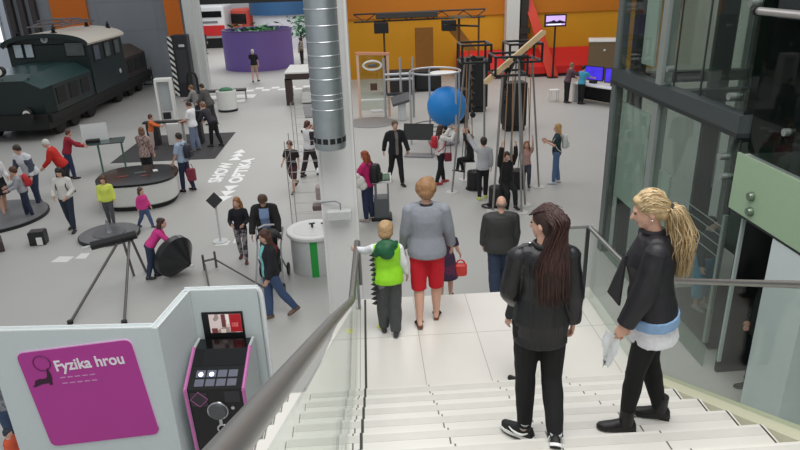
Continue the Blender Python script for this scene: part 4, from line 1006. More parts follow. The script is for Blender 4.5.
# dark seat blocks on the far floor
def block(lab, loc, w, d, h, rz=0, c=(34,32,32), nm='seat_block', cat='seat'):
    t = thing(nm, lab, cat, loc, rz); mb = MB(); mb.rbox((0,0,h*.55), (w,d,h*.9), .05); mb.obj('body', M('blk_%d' % c[0], c, .6, var=.1), t, smooth=40); mb = MB(); mb.rbox((0,0,h*.05), (w*.9,d*.9,h*.1), .04); mb.obj('base', BLACK, t); return t
block('black upholstered block seen through silver framed exhibit', (1.55, 31.5, 0), 1.5, .8, 1.1)
block('black upholstered block behind the ball exhibit ring', (3.0, 32.0, 0), 1.3, .8, 1.0)
# clear framed exhibit with pale frame over floor disc
t = thing('framed_exhibit', 'clear upright exhibit in pale wooden frame over floor disc', 'exhibit', (.25, 26.2, 0))
FRW = M('frame_peach', (224,186,160), .5)
for x in (-.58, .62): mb = MB(); mb.bx(x-.05, x+.05, -.06, .06, 0, 2.55); mb.obj('post', FRW, t)
mb = MB(); mb.box((.02,0,2.55), (1.35,.16,.1), (0,.05,0)); mb.obj('header', M('frame_rose', (214,150,120), .5), t)
mb = MB(); mb.bx(-.53, .57, -.01, .01, .3, 2.5); mb.obj('glass_panel', CLEAR, t)
mb = MB(); mb.torus((.0,-.06,2.1), .36, .05, 32, 8, 'y', ry=.17); mb.obj('oval_ring', WHITE, t, smooth=True)
mb = MB(); mb.ell((0,-.06,2.1), (.2,.06,.07)); mb.obj('ring_core', M('core_grey', (90,90,92), .4), t, smooth=True)
mb = MB(); mb.rbox((.02,-.05,1.25), (.28,.08,.28), .02); mb.obj('dark_box', M('box_brown', (88,58,50), .5), t)
mb = MB(); mb.rbox((.02,-.05,.72), (1.1,.12,.08), .03); mb.obj('shelf', WHITE, t); mb = MB(); mb.rbox((.1,-.12,.28), (.5,.2,.1), .03); mb.obj('step', WHITE, t)
mb = MB(); mb.lathe([(.95,0),(.95,.02),(.9,.03)], (.12,25.2,0), 48); tag(mb.world('floor_disc', M('disc_mid', (140,140,140), .4)), 'flat grey disc on the floor below the pale framed exhibit', 'disc', None, 'thing')
# silver frame with console
t = thing('silver_frame', 'silver tube frame exhibit with tilted dark grey console', 'exhibit', (1.25, 25.9, 0)); SV = M('silver_tube', (190,192,194), .3, .6)
for x in (-.55, .1, .6): mb = MB(); mb.tube([(x,0,0),(x,0,2.4)], .05, 8); mb.obj('post', SV, t, smooth=True)
for z in (1.55, 1.75): mb = MB(); mb.tube([(-.55,0,z),(.6,0,z)], .05, 8); mb.obj('crossbar', SV, t, smooth=True)
mb = MB(); mb.rbox((.03,-.1,.98), (1.0,.1,.12), .03); mb.obj('dark_rail', M('rail_dark', (62,62,64), .5), t)
mb = MB(); mb.box((.05,-.55,.85), (.75,.5,.12), (.45,-.25,0)); mb.obj('console', M('console_grey', (92,92,94), .4), t); mb = MB(); mb.rbox((.1,-.45,.4), (.3,.3,.8), .04); mb.obj('pedestal', OFFW, t)
# ball under the ring
t = thing('ball_exhibit', 'tall round tube frame ring standing around the blue ball', 'exhibit', (2.27, 21.5, 0))
mb = MB(); mb.torus((0,0,2.46), .84, .03, 56, 8); mb.obj('ring', SV, t, smooth=True)
for a in (PI, .2, 1.7, -.75): mb = MB(); mb.tube([(.84*math.cos(a),.84*math.sin(a),0),(.84*math.cos(a),.84*math.sin(a),2.46)], .035, 8); mb.obj('post', SV, t, smooth=True)
mb = MB(); mb.lathe([(.02,2.36),(.44,2.36),(.46,2.39),(.02,2.41)], (.3,.1,0), 32); mb.obj('plate', WHITE, t, smooth=40)
mb = MB(); mb.torus((.3,.1,.06), .5, .05, 32, 8); mb.obj('floor_ring', GREYM, t, smooth=True)
for z in (.4, .62): mb = MB(); mb.torus((0,0,z), .8, .02, 48, 6); mb.obj('low_rail', GREYM, t, smooth=True)
mb = MB(); mb.tube([(.3,.1,.1),(.3,.1,.62)], .12, 12); mb.obj('pedestal', BLACK, t)
mb = MB(); mb.ell((0,0,0), (.67,.67,.67), None, 40, 26); tag(mb.obj('ball', M('ball_blue', (28,134,214), .45, var=.04), None, (2.66, 21.5, 1.27), smooth='all'), 'big bright blue ball inside the ring frame', 'ball')
# tilted black panel table
t = thing('black_panel', 'tilted black panel on slim legs behind the man in black', 'panel', (1.55, 19.9, 0), -.25); mb = MB(); mb.box((0,0,.82), (.95,.06,.52), (-.5,0,0)); mb.obj('panel', BLACK, t)
for x in (-.4,.4): mb = MB(); mb.tube([(x,.1,0),(x,.1,.7)], .025, 6); mb.obj('leg', GREYM, t)
mb = MB(); mb.rbox((0,.1,.03), (.95,.4,.05), .02); mb.obj('foot', GREYM, t)
# rope-pull rig: slim poles, black top frames, pulleys, drums
POLE = M('rig_pole', (150,147,143), .4, .5); RB = M('rig_black', (26,26,28), .45)
def rig(lab, feet, tops, fr, z):
    t = thing('rope_rig', lab, 'rope rig', (fr[0], fr[1], 0))
    for a, c in zip(feet, tops): mb = MB(); mb.tube([a, c], .026, 8); mb.world('pole', POLE, t, smooth=True)
    for a in feet: mb = MB(); mb.cyl((a[0],a[1],0), (a[0],a[1],.015), .16, seg=20); mb.world('foot_plate', M('plate_pale', (206,204,200), .5), t)
    x, y, w, d, h = fr; mb = MB()
    c8 = [(x+sx*w/2, y+sy*d/2, z+sz*h/2) for sz in (-1,1) for sy in (-1,1) for sx in (-1,1)]
    for a, b in ((0,1),(2,3),(0,2),(1,3),(4,5),(6,7),(4,6),(5,7),(0,4),(1,5),(2,6),(3,7)): mb.tube([c8[a], c8[b]], .03, 6)
    mb.world('top_frame', RB, t)
    return t
r1 = rig('rope rig with black top frame nearest the blue ball', [(2.14,16.25,0),(2.95,15.9,0),(2.62,17.3,0)], [(2.5,16.4,3.5),(2.95,16.2,3.5),(2.72,16.9,3.5)], (2.74,16.5,.72,.8,.42), 3.62)
r2 = rig('rope rig in the middle, under the pale wooden plank', [(2.95,14.7,0),(3.62,14.5,0),(3.3,16.3,0)], [(3.2,15.1,3.35),(3.55,15.0,3.35),(3.36,15.9,3.35)], (3.37,15.4,.75,.8,.42), 3.45)
r3 = rig('rope rig with black top frame nearest the jeans woman', [(3.83,15.0,0),(4.53,16.34,0),(3.9,17.2,0)], [(3.72,15.8,3.5),(4.2,16.4,3.5),(3.9,16.8,3.5)], (3.92,16.3,.8,.8,.42), 3.62)
def chain(t, x, y, z0, z1, n=9):
    for k in range(n):
        z = z0+(z1-z0)*k/(n-1); mb = MB(); mb.lathe([(.02,-.04),(.07,-.04),(.045,0),(.07,.04),(.02,.04)], (x, y, z), 14, 'x' if k % 2 else 'y'); mb.world('pulley', RB, t, smooth=40)
chain(r1, 2.74, 16.6, 2.0, 3.45); chain(r2, 3.42, 15.7, 2.5, 3.25, 5)
for t_, x, y in ((r1,2.66,16.75),(r2,3.35,15.0),(r3,4.15,16.5)):
    for dx in (-.1,.1): mb = MB(); mb.tube([(x+dx*.6,y,3.3),(x+dx,y,1.15)], .012, 6); mb.world('rope', M('rope_tan', (176,132,96), .8), t_)
t = thing('wooden_plank', 'long pale wooden plank tilted across the tops of the rope rigs', 'plank', (3.51, 15.3, 3.6))
mb = MB(); d_ = np.array((1.34,0,1.10)); d_ = d_/np.linalg.norm(d_); n_ = np.array((-d_[2],0,d_[0])); L = .87
mb.slab([-d_*L-n_*.06, d_*L-n_*.06, d_*(L+.05), d_*L+n_*.06, -d_*L+n_*.06, -d_*(L+.05)], (0,1,0), .12); mb.obj('plank', WOOD, t); mb = MB(); mb.cyl((0,-.06,0), (0,.5,-.35), .05); mb.obj('pivot', RB, t); mb = MB(); mb.tube([(0,.5,-.35),(-.2,.3,-.65)], .05, 8); mb.obj('bracket', RB, t)
def drum(lab, x, y, r_=.2, h=.5):
    t = thing('drum_weight', lab, 'drum', (x, y, 0), 0, 'black drums under the rope rig'); mb = MB(); mb.lathe([(r_*.97,.02),(r_,.06),(r_,h-.04),(r_*.95,h)], seg=30); mb.obj('body', M('drum_black', (30,30,32), .6, var=.1), t, smooth=40)
    mb = MB(); mb.torus((0,0,.02), r_+.02, .02, 30, 6); mb.obj('foot_ring', BLACK, t, smooth=True); mb = MB(); mb.tube([(-.06,0,h),(-.05,0,h+.05),(.05,0,h+.05),(.06,0,h)], .012, 6); mb.obj('handle', GREYM, t); return t
drum('black drum on floor below the hanging child, nearest the blue ball', 2.78, 16.45); drum('black drum under the seated person in black, nearest the stairs', 3.12, 15.05, .21); drum('black drum beside the child in pink, behind the other two drums', 3.92, 16.4)
t = thing('cable_coil', 'coil of thin black cable on floor by neon yellow shoes', 'cable', (2.95, 14.95, 0)); mb = MB()
mb.tube([(.22*math.cos(a)*(1+.1*math.sin(3*a)), .16*math.sin(a), .015+.004*a) for a in [k*.35 for k in range(40)]], .011, 5); mb.obj('loop', BLACK, t); mb = MB(); mb.tube([(.2,0,.02),(.5,.3,.015),(.4,.7,.015)], .011, 5); mb.obj('tail', BLACK, t)
block('tall black speaker cabinet behind the rope rigs, larger one', (5.3, 23.0, 0), .8, .6, 1.75, .1, (28,27,28), 'speaker_cabinet', 'cabinet')
block('tall black cabinet behind the rope rigs, partly behind the white column', (4.35, 26.6, 0), 1.2, .7, 2.2, 0, (26,26,27), 'speaker_cabinet', 'cabinet')
block('low black box behind the blue ball by the rope rig', (3.4, 24.6, 0), .9, .6, 1.3, .1, (27,27,29), 'speaker_cabinet', 'cabinet')
# ---------------------------------------------------------------- tall wire exhibit, green striped drum near column
t = thing('wire_tower', 'tall open wire frame tower with marble run behind white drum', 'exhibit', (-1.25, 14.2, 0)); WR = M('wire_grey', (176,172,170), .4, .4)
for x in (-.62, .62):
    for y in (-.4, .4): mb = MB(); mb.tube([(x,y,0),(x,y,2.2)], .010, 6); mb.obj('post', WR, t)
for z in [.25*k for k in range(1, 9)]: mb = MB(); mb.tube([(-.62,-.4,z),(.62,-.4,z),(.62,.4,z),(-.62,.4,z),(-.62,-.4,z)], .005, 5); mb.obj('wire_hoop', WR, t)
mb = MB(); mb.rbox((.3,-.1,1.42), (.6,.35,.035), .015); mb.obj('shelf', OFFW, t); mb = MB(); mb.rbox((.25,-.1,.9), (.6,.3,.3), .04); mb.obj('tray', M('tray_rose', (168,150,150), .5), t); mb = MB(); mb.rbox((.2,-.1,.55), (.7,.3,.12), .04); mb.obj('lower_tray', M('tray_dark', (112,92,90), .5), t)
mb = MB(); mb.rbox((.55,-.2,1.45), (.22,.3,.4), .05); mb.obj('white_box', WHITE, t); mb = MB(); mb.rbox((.35,-.2,.2), (.5,.4,.4), .04); mb.obj('base_box', M('tray_rose', (168,150,150), .5), t)
t = thing('wire_tower', 'taller wire lattice exhibit with grey tilted panel behind white shirted man', 'exhibit', (-1.7, 20.5, 0))
for x in (-.7, .6):
    for y in (-.5, .5): mb = MB(); mb.tube([(x,y,0),(x,y,1.9)], .011, 6); mb.obj('post', WR, t)
for z in (.3,.6,.9,1.2,1.5,1.8): mb = MB(); mb.tube([(-.7,-.5,z),(.6,-.5,z),(.6,.5,z),(-.7,.5,z),(-.7,-.5,z)], .005, 5); mb.obj('wire_hoop', WR, t)
mb = MB(); mb.box((-.05,-.3,1.55), (.55,.5,.04), (.6,0,.2)); mb.obj('panel', M('panel_grey', (126,124,124), .5), t); mb = MB(); mb.tube([(-.35,-.5,1.15),(.15,-.5,1.05)], .07, 10); mb.obj('black_tube', BLACK, t)
t = thing('wooden_frame_table', 'white topped table with dark brown square legs behind the air duct', 'table', (-2.75, 30.3, 0)); DB = M('dark_brown', (62,46,44), .5)
mb = MB(); mb.rbox((0,.5,1.45), (1.9,2.6,.08), .02); mb.obj('top', WHITE, t); mb = MB(); mb.bx(-.92, .9, -.8, -.7, 1.15, 1.42); mb.obj('apron', DB, t)
for x in (-.8, .8): mb = MB(); mb.bx(x-.16, x+.16, -.8, -.5, 0, 1.2); mb.obj('leg', DB, t)
mb = MB(); mb.rbox((.2,0,.3), (1.0,1.2,.5), .05); mb.obj('lower_box', WHITE, t)
t = thing('drum_exhibit', 'round white drum exhibit with vertical green stripe beside main column', 'exhibit', (-1.22, 11.95, 0))
mb = MB(); mb.lathe([(.46,0),(.47,.02),(.47,.78)], seg=48); mb.obj('body', M('drum_silver', (206,208,208), .4), t, smooth=40)
mb = MB(); mb.lathe([(.53,.78),(.54,.80),(.54,.84),(.52,.86),(.02,.86)], seg=48); mb.obj('top', WHITE, t, smooth=40)
gs = MB(); sec = []
for a in np.linspace(-.15, .15, 6): sec.append([np.array((r_*math.cos(a-1.52), r_*math.sin(a-1.52), z)) for r_, z in ((.468,.0),(.476,.0),(.476,.78),(.468,.78))])
gs.rings(sec); gs.obj('green_stripe', M('stripe_green', (38,160,66), .5), t)
for a in ((-.02,.06),(.22,.05)): mb = MB(); mb.tube([(a[0],a[1],.86),(a[0],a[1],.93)], .025, 8); mb.tube([(a[0]-.06,a[1],.94),(a[0]+.06,a[1],.95)], .018, 6); mb.obj('knob', M('knob_dark', (58,58,60), .4), t)
mb = MB(); mb.lathe([(.4,.861),(.4,.865)], seg=40); mb.obj('dial', M('dial_white', (214,214,210), .4), t)
t = thing('display_stand', 'white stand holding green and black panel beside woman in pink', 'stand', (.18, 14.55, 0)); 
mb = MB(); mb.tube([(-.1,0,.05),(-.1,0,1.0)], .03, 8); mb.obj('leg', GREYM, t); mb = MB(); mb.tube([(.2,.1,.05),(.2,.1,.9)], .02, 8); mb.obj('leg', GREYM, t)
mb = MB(); mb.box((.05,0,1.02), (.46,.40,.05), (.25,0,0)); mb.obj('tray', WHITE, t); mb = MB(); mb.box((.08,-.02,1.055), (.34,.30,.02), (.25,0,0)); mb.obj('panel', M('panel_green', (44,92,52), .4, pattern='blotch', c2=(30,32,32), ps=9), t)
mb = MB(); mb.rbox((.02,.05,.30), (.36,.4,.5), .03); mb.obj('box', M('box_grey', (92,96,100), .5), t); mb = MB(); mb.rbox((.02,.05,.03), (.5,.5,.06), .02); mb.obj('foot', BLACK, t)

# ---------------------------------------------------------------- kiosk by the stairs: zigzag wall, sign, console
KW = M('kiosk_panel', (206,215,215), .5, var=.02); KE = M('kiosk_edge', (236,240,240), .35)
t = thing('exhibit_wall', 'zigzag free-standing pale grey partition by the stairs, white edged', 'partition', (-2.5, 6.3, 0))
A0, A1, C0, C1 = (-4.30,6.28), (-2.47,6.16), (-2.34,7.0), (-1.45,6.96)
for a, c in ((A0,A1),(A1,C0),(C0,C1)):
    d_ = np.array(c)-np.array(a); d_ /= np.linalg.norm(d_); n_ = np.array((-d_[1], d_[0]))
    if a == A1: n_ = -n_
    mb = MB(); q = [np.array(a), np.array(c), np.array(c)+n_*.085, np.array(a)+n_*.085]; mb.plate([tuple(x) for x in q], 0, 2.09); mb.world('panel', KW, t)
    for off in (0, .075): 
        mb = MB(); q = [np.array(a)+n_*off, np.array(c)+n_*off, np.array(c)+n_*(off+.014), np.array(a)+n_*(off+.014)]; mb.plate([tuple(x) for x in q], 2.09, 2.105); mb.world('edge_strip', KE, t)
mb = MB(); mb.tube([(-1.45,6.99,2.09),(-1.42,6.99,2.05),(-1.405,6.99,1.95),(-1.405,6.99,0)], .03, 8); mb.world('end_tube', KE, t, smooth=True)
# magenta sign on panel A
dA = np.array((A1[0]-A0[0], A1[1]-A0[1], 0)); dA /= np.linalg.norm(dA); nA = np.array((dA[1], -dA[0], 0)); O = np.array((A0[0], A0[1], 0))
def onA(x, z, off=0.): return O+dA*x+np.array((0,0,z))+nA*off     # x along the panel from its end
MG = M('sign_magenta', (184,58,152), .45, var=.03, scale=2)
sg = thing('sign', 'magenta parallelogram sign with white lettering and seal emblem on partition', 'sign', tuple(onA(.9, 1.3, .001)))
crn = [(.30,1.815),(1.60,1.965),(1.71,.70),(.41,.545)]
pts = []
for i in range(4):
    p, a, c = np.array(crn[i]), np.array(crn[i-1]), np.array(crn[(i+1) % 4]); r_ = .09
    e0 = (a-p)/np.linalg.norm(a-p); e1 = (c-p)/np.linalg.norm(c-p)
    for k in range(7):
        s_ = k/6; pts.append((1-s_)**2*(p+e0*r_)+2*s_*(1-s_)*p+s_**2*(p+e1*r_))
mb = MB(); mb.slab([onA(q[0], q[1], .002) for q in pts], nA, .018); mb.world('board', MG, sg)
mb = MB(); mb.slab([onA(q[0], q[1]+.012, .001) for q in pts], nA, .012); mb.world('pale_backing', M('sign_back', (226,190,222), .4), sg)
rotS = math.atan2(.14, 1.30)
Bx = np.stack([dA*math.cos(rotS)+np.array((0,0,math.sin(rotS))), np.array((-.09,-.0,1.))*1.0, nA], 1); Bx[:,1] /= np.linalg.norm(Bx[:,1])
mb = text_mb('Fyzika hrou', .19, .004, .004, sx=.90); mb.xform(Bx, onA(.70, 1.585, .0225)); mb.world('lettering', M('letter_white', (240,236,240), .5), sg)
for k, (w_, z_) in enumerate(((.40,1.50),(.40,1.425))):
    for j in range(5): 
        mb = MB(); mb.box((0,0,0), (.062,.014,.003)); mb.xform(Bx, onA(.755+.085*j+.01*k, z_+.008*j, .0215)); mb.world('faint_line', M('letter_pink', (206,150,196), .5), sg)
mb = MB(); seal = [(0,0),(.03,.02),(.05,.07),(.10,.09),(.16,.085),(.20,.10),(.215,.15),(.225,.205),(.245,.22),(.245,.19),(.255,.15),(.255,.09),(.24,.04),(.235,.0),(.205,-.005),(.20,.025),(.12,.02),(.06,.0),(.03,-.01)]
n_ = len(seal); mb.add([(x,y,0) for x,y in seal]+[(x,y,.003) for x,y in seal], [tuple(range(n_-1,-1,-1)), tuple(range(n_,2*n_))]+[(k,(k+1)%n_,n_+(k+1)%n_,n_+k) for k in range(n_)]); mb.xform(Bx, onA(.39, 1.385, .021)); mb.world('seal_emblem', M('emblem_dark', (52,16,44), .5), sg)
mb = MB(); mb.torus((.20,.285,0), .095, .0055, 40, 5); mb.xform(Bx, onA(.39, 1.385, .022)); mb.world('ring_emblem', M('emblem_plum', (98,24,84), .5), sg)
# wall screen on panel C
dC = np.array((C1[0]-C0[0], C1[1]-C0[1], 0)); dC /= np.linalg.norm(dC); nC = np.array((dC[1], -dC[0], 0)); OC = np.array((C0[0], C0[1], 0))
def onC(x, z, off=0.): return OC+dC*x+np.array((0,0,z))+nC*off
BC = np.stack([dC, nC, np.array((0,0,1.))], 1)
sc_ = thing('wall_screen', 'black framed screen showing red and white picture on partition', 'screen', tuple(onC(.43, 1.57, .0)))
def cbox(x0, x1, z0, z1, o0, o1): mb = MB(); mb.bx(x0, x1, o0, o1, z0, z1); mb.xform(BC, OC); return mb
cbox(.185,.685,1.33,1.80,.0,.02).world('frame', BLACK, sc_)
pic = cbox(.27,.66,1.52,1.775,.02,.024).world('picture', M('pic_pale', (206,190,186), .4, emit=.35, pattern='blotch', c2=(150,132,128), ps=5), sc_)
for x0, x1, z0, z1, c in ((.52,.66,1.53,1.775,(170,30,40)),(.42,.47,1.60,1.775,(112,60,62)),(.48,.515,1.64,1.775,(240,232,224)),(.29,.36,1.52,1.585,(120,62,62)),(.40,.46,1.52,1.57,(226,206,196)),(.54,.62,1.60,1.66,(222,120,120))):
    cbox(x0,x1,z0,z1,.024,.027).world('picture_patch', M('pic_%d_%d' % (c[0], c[1]), c, .4, emit=.25), pic)
# console in front
PK = M('pink_trim', (206,118,180), .4); CB = M('console_black', (18,18,20), .15)
cs = thing('exhibit_console', 'black fronted exhibit console with pink edges and round silver knob', 'console', (-1.9, 6.4, 0), -.045)
wx = .345; yf, yb, yk = -.20, .28, .50; zf, zb = 1.235, 1.47
sec = [(yf+.06,0),(yf,zf),(yb,zb),(yk,zb),(yk,0)]
def prism(mb, sec, x0, x1):
    n = len(sec); mb.add([(x,y,z) for x in (x0,x1) for y,z in sec], [tuple(range(n)), tuple(range(2*n-1,n-1,-1))]+[(k,(k+1)%n,n+(k+1)%n,n+k) for k in range(n)]); return mb
prism(MB(), sec, -wx+.03, wx-.03).obj('body', CB, cs)
for sx in (-1, 1):
    x0, x1 = sorted((sx*(wx-.03), sx*wx)); o = prism(MB(), [(yf+.045,0),(yf-.015,zf+.005),(yb,zb+.018),(yk,zb+.018),(yk,0)], x0, x1).obj('side_panel', M('console_side', (190,198,198), .45), cs)
    q = MB()
    for a, c in (((yf+.04,0),(yf-.02,zf)),((yf-.02,zf),(yb,zb+.02))):
        q2 = MB(); m0 = sx*(wx-.012); q2.tube([(m0,a[0],a[1]),(m0,c[0],c[1])], .021, 6); q2.obj('pink_edge', PK, cs, smooth=True)
sl_ = math.atan2(zb-zf, yb-yf); Ct = np.stack([np.array((1.,0,0)), np.array((0,math.cos(sl_),math.sin(sl_))), np.array((0,-math.sin(sl_),math.cos(sl_)))], 1)
def topbox(x0, x1, u0, u1, h, nm, mat, par=None):
    mb = MB(); mb.bx(x0, x1, u0, u1, 0, h); mb.xform(Ct, (0, yf, zf)); return mb.obj(nm, mat, par or cs)
KEYM = M('key_grey', (96,98,112), .35, emit=.12)
for r_ in range(2):
    for c_ in range(4):
        topbox(-.24+.125*c_, -.135+.125*c_, .035+.115*r_, .125+.115*r_, .006, 'key', KEYM)
for x in (-.185, -.06): 
    mb = MB(); mb.cyl((x,.185,.006), (x,.185,.014), .027, seg=20); mb.xform(Ct, (0,yf,zf)); mb.obj('lit_button', M('button_lit', (214,220,255), .3, emit=1.6), cs)
topbox(-.30, .30, .30, .52, .004, 'screen', BLKG)
fr = math.atan2(.06, zf)
def front(mb): mb.xform(rotx(-fr*0), (0, 0, 0)); return mb
def yfr(z): return yf+.06*(1-z/zf)
mb = MB(); mb.torus((0,yfr(.93)-.012,.93), .112, .014, 36, 8, 'y'); mb.obj('knob_ring', M('chrome', (206,208,210), .15, .9), cs, smooth=True)
mb = MB(); mb.lathe([(.098,-.04),(.104,-.02),(.104,.01)], (0,yfr(.93)-.012,.93), 32, 'y'); mb.obj('knob', M('knob_grey', (96,98,100), .4, .4), cs, smooth=40)
mb = MB(); mb.torus((.02,yfr(.66)-.012,.67), .055, .014, 28, 8, 'y'); mb.obj('lower_ring', M('chrome', (206,208,210), .15, .9), cs, smooth=True)
mb = MB(); mb.bx(-.008, .028, yfr(.78)-.012, yfr(.78)+.01, .72, .82); mb.obj('link_bar', M('chrome', (206,208,210), .15, .9), cs)
mb = MB(); mb.cyl((.18,yfr(.97)-.02,.97), (.18,yfr(.97)+.01,.97), .022, seg=16); mb.obj('coin_slot', M('chrome', (206,208,210), .15, .9), cs)
for x0, x1, z0, z1, m_ in ((-.29,-.10,1.0,1.19,M('label_dark', (54,44,54), .4)),(.10,.28,1.05,1.20,M('label_dark2', (48,46,52), .4))): mb = MB(); mb.bx(x0, x1, yfr(1.1)-.008, yfr(1.1)+.01, z0, z1); mb.obj('label_plate', m_, cs)
mb = MB(); mb.torus((-.195,yfr(1.1)-.006,1.095), .1, .005, 4, 4, 'y'); mb.obj('label_outline', PK, cs)
# ---------------------------------------------------------------- visitors
BR1, BR2, BLD, DKH, REDH, GREYH, LBR = (84,54,36), (58,38,28), (206,172,120), (26,22,22), (150,70,36), (206,202,196), (128,92,62)
JEAN, DJEAN, BLK, BLK2 = (62,78,104), (40,50,72), (24,24,27), (34,34,38)
DOWN = ((4,8,12),(4,8,12))
WALK = dict(legs=((22,4),(-14,22)), foot=((0,0),(18,0)))
WALKB = dict(legs=((-14,22),(22,4)), foot=((18,0),(0,0)))
# --- stairs and landing
J_red = person('person in grey marl top and red knee shorts walking across the landing', (.56,6.33,LZ), 4, 1.65, 1.10, fem=.6, sw=.188, stance=1.12, arms=((6,10,14,4),(10,12,14,4)), legs=((-4,10),(6,2)), foot=((8,0),(0,0)), head=(6,0),
    top=dict(c=(150,154,162), hem=.83, sleeve=1., flare=.022, off=.024, fold=.005, pattern='stripes', c2=(134,138,148), ps=26), bottom=dict(c=(200,22,40), kind='shorts', len=.55, w=.004, off=.013), shoes=None, hair=('fluffy',(150,112,76)), vox=.012)
for i in (0, 1):
    an = J_red['an'][i]; sh = MB(); Rf = rotz(-J_red['fy'][i])@rotx(-J_red['fp'][i])
    for pr in ([(-.05,-.075),(.05,-.075),(.13,-.075),(.17,-.07)],): sh.loft([(an+Rf@np.array((0,y,z)), np.array((w,0,0)), Rf@np.array((0,0,.012))) for (y,z),w in zip(pr,(.03,.036,.046,.02))], 12)
    sh.xform(None, (0,0,J_red['dz']*J_red['s']), J_red['s']).obj('sandal', M('sandal_brown', (120,74,50), .5), J_red['root'])
    st_ = MB(); st_.tube([an+Rf@np.array((-.048,.085,-.06)), an+Rf@np.array((0,.09,-.005)), an+Rf@np.array((.048,.085,-.06))], .014, 6); st_.xform(None, (0,0,J_red['dz']*J_red['s']), J_red['s']).obj('sandal_strap', M('strap_black', (26,24,24), .5), J_red['root'])
nb = MB(); nk = J_red['neck']; nb.torus(tuple(nk+np.array((0,.005,.005))), .075, .012, 24, 6); nb.xform(None, (0,0,J_red['dz']*J_red['s']), J_red['s']).obj('neckline', M('trim_black', (24,24,26), .6), J_red['root'])
J_boy = person('small boy in lime green vest with dark green hood, holding the handrail', (.12,6.16,LZ), 2, 1.26, 1.12, child=1., lean=3, arms=((58,34,20,-6),(4,14,18,4)), legs=((4,4),(-6,8)), foot=((0,0),(0,0)), head=(10,14),
    top=dict(c=(232,234,236), sleeve=1., hem=.88, off=.018), bottom=dict(c=(66,68,70), len=1., w=.02, off=.02, fab='nylon'), shoes=(56,58,60), hair=('short',(176,144,104)), vox=.014)
Sb = lambda mb: mb.xform(None, (0,0,J_boy['dz']*J_boy['s']), J_boy['s'])
g = MB(); torso(g, J_boy, 1.14, .040, .82, 1.40, 0, .03, .178); g = remesh(g, .014, 2, .008, 12., 5); Sb(g).obj('vest', cloth((150,222,36), 'nylon'), J_boy['root'], smooth='all')
T = J_boy['T']; g = MB(); g.ell(T((0,-.10,1.40)), (.16,.085,.10)); g.ell(T((0,-.155,1.33)), (.12,.07,.12)); g.cap(T((-.10,-.13,1.38)), .06, T((-.15,-.10,1.28)), .05); g.cap(T((.10,-.10,1.42)), .05, T((.14,-.02,1.42)), .035); g = remesh(g, .014, 2, .012, 16., 6); Sb(g).obj('hood', cloth((20,88,52), 'nylon'), J_boy['root'], smooth='all')
g = MB()
for k in range(11):
    z = 1.28-.075*k; p = np.array((-.19-.008*math.sin(k), -.10+.0*k, z)); g.add([T(p+np.array(q)) for q in ((0,0,.036),(0,.03,.0),(0,0,-.036),(0,-.03,0),(-.062,-.015,-.008),(.03,0,0))], [(0,1,4),(1,2,4),(2,3,4),(3,0,4),(1,0,5),(2,1,5),(3,2,5),(0,3,5)])
Sb(g).obj('spike_trim', M('spike_black', (26,30,30), .6), J_boy['root'])
g = MB()
for i in (0, 1): 
    hp, kn = J_boy['hip'][i], J_boy['kn'][i]; g.tube([hp+(0,0,.02), hp*.35+kn*.65], [.118,.098], 14)
g = remesh(g, .014, 2); Sb(g).obj('shorts_panel', cloth((128,130,130), 'nylon'), J_boy['root'], smooth='all')
person('child in dark purple dress on the first step below the landing, holding red bag', (.86,7.12,LZ-RI), 12, 1.05, 1.05, child=.8, fem=.5, arms=((4,8,10),(12,14,30,4)), legs=((-5,6),(7,2)), top=dict(c=(56,38,64), sleeve=.3, hem=.9), bottom=dict(c=(88,34,66), kind='skirt', len=.36, pattern='blotch', c2=(50,32,60), ps=9), shoes=(28,26,28), hair=('long',BR1), vox=.016)
hb = thing('handbag', 'small red handbag held by the child in purple dress', 'bag', (1.04,7.1,2.14)); mb = MB(); mb.rbox((0,0,0), (.16,.09,.16), .035); mb.obj('bag_body', M('bag_red', (196,52,44), .5), hb, smooth=40); mb = MB(); mb.torus((0,0,.08), .05, .01, 20, 6, 'y'); mb.obj('strap', M('bag_red', (196,52,44), .5), hb, smooth=True)
person('bald headed person in black jacket and jeans on the lower stairs', (1.93,8.98,LZ-RI*7), 3, 1.67, 1.2, sw=.205, arms=((6,9,14),(4,8,12)), legs=((-8,12),(10,4)), top=dict(c=(50,51,50), off=.034, hem=.82, flare=.02, fab='nylon'), bottom=dict(c=(44,58,80), w=.02), hair=('bald',(120,104,92)), vox=.014)
person('person in dark jeans on landing hidden behind the brunette, shoes showing', (1.37,5.10,LZ), -25, 1.38, .95, fem=1., arms=DOWN, legs=((0,4),(6,6)), top=dict(c=(44,44,48), off=.022, hem=.86), bottom=dict(c=(38,48,64)), shoes=(24,24,26), hair=('long',BR2), vox=.014)

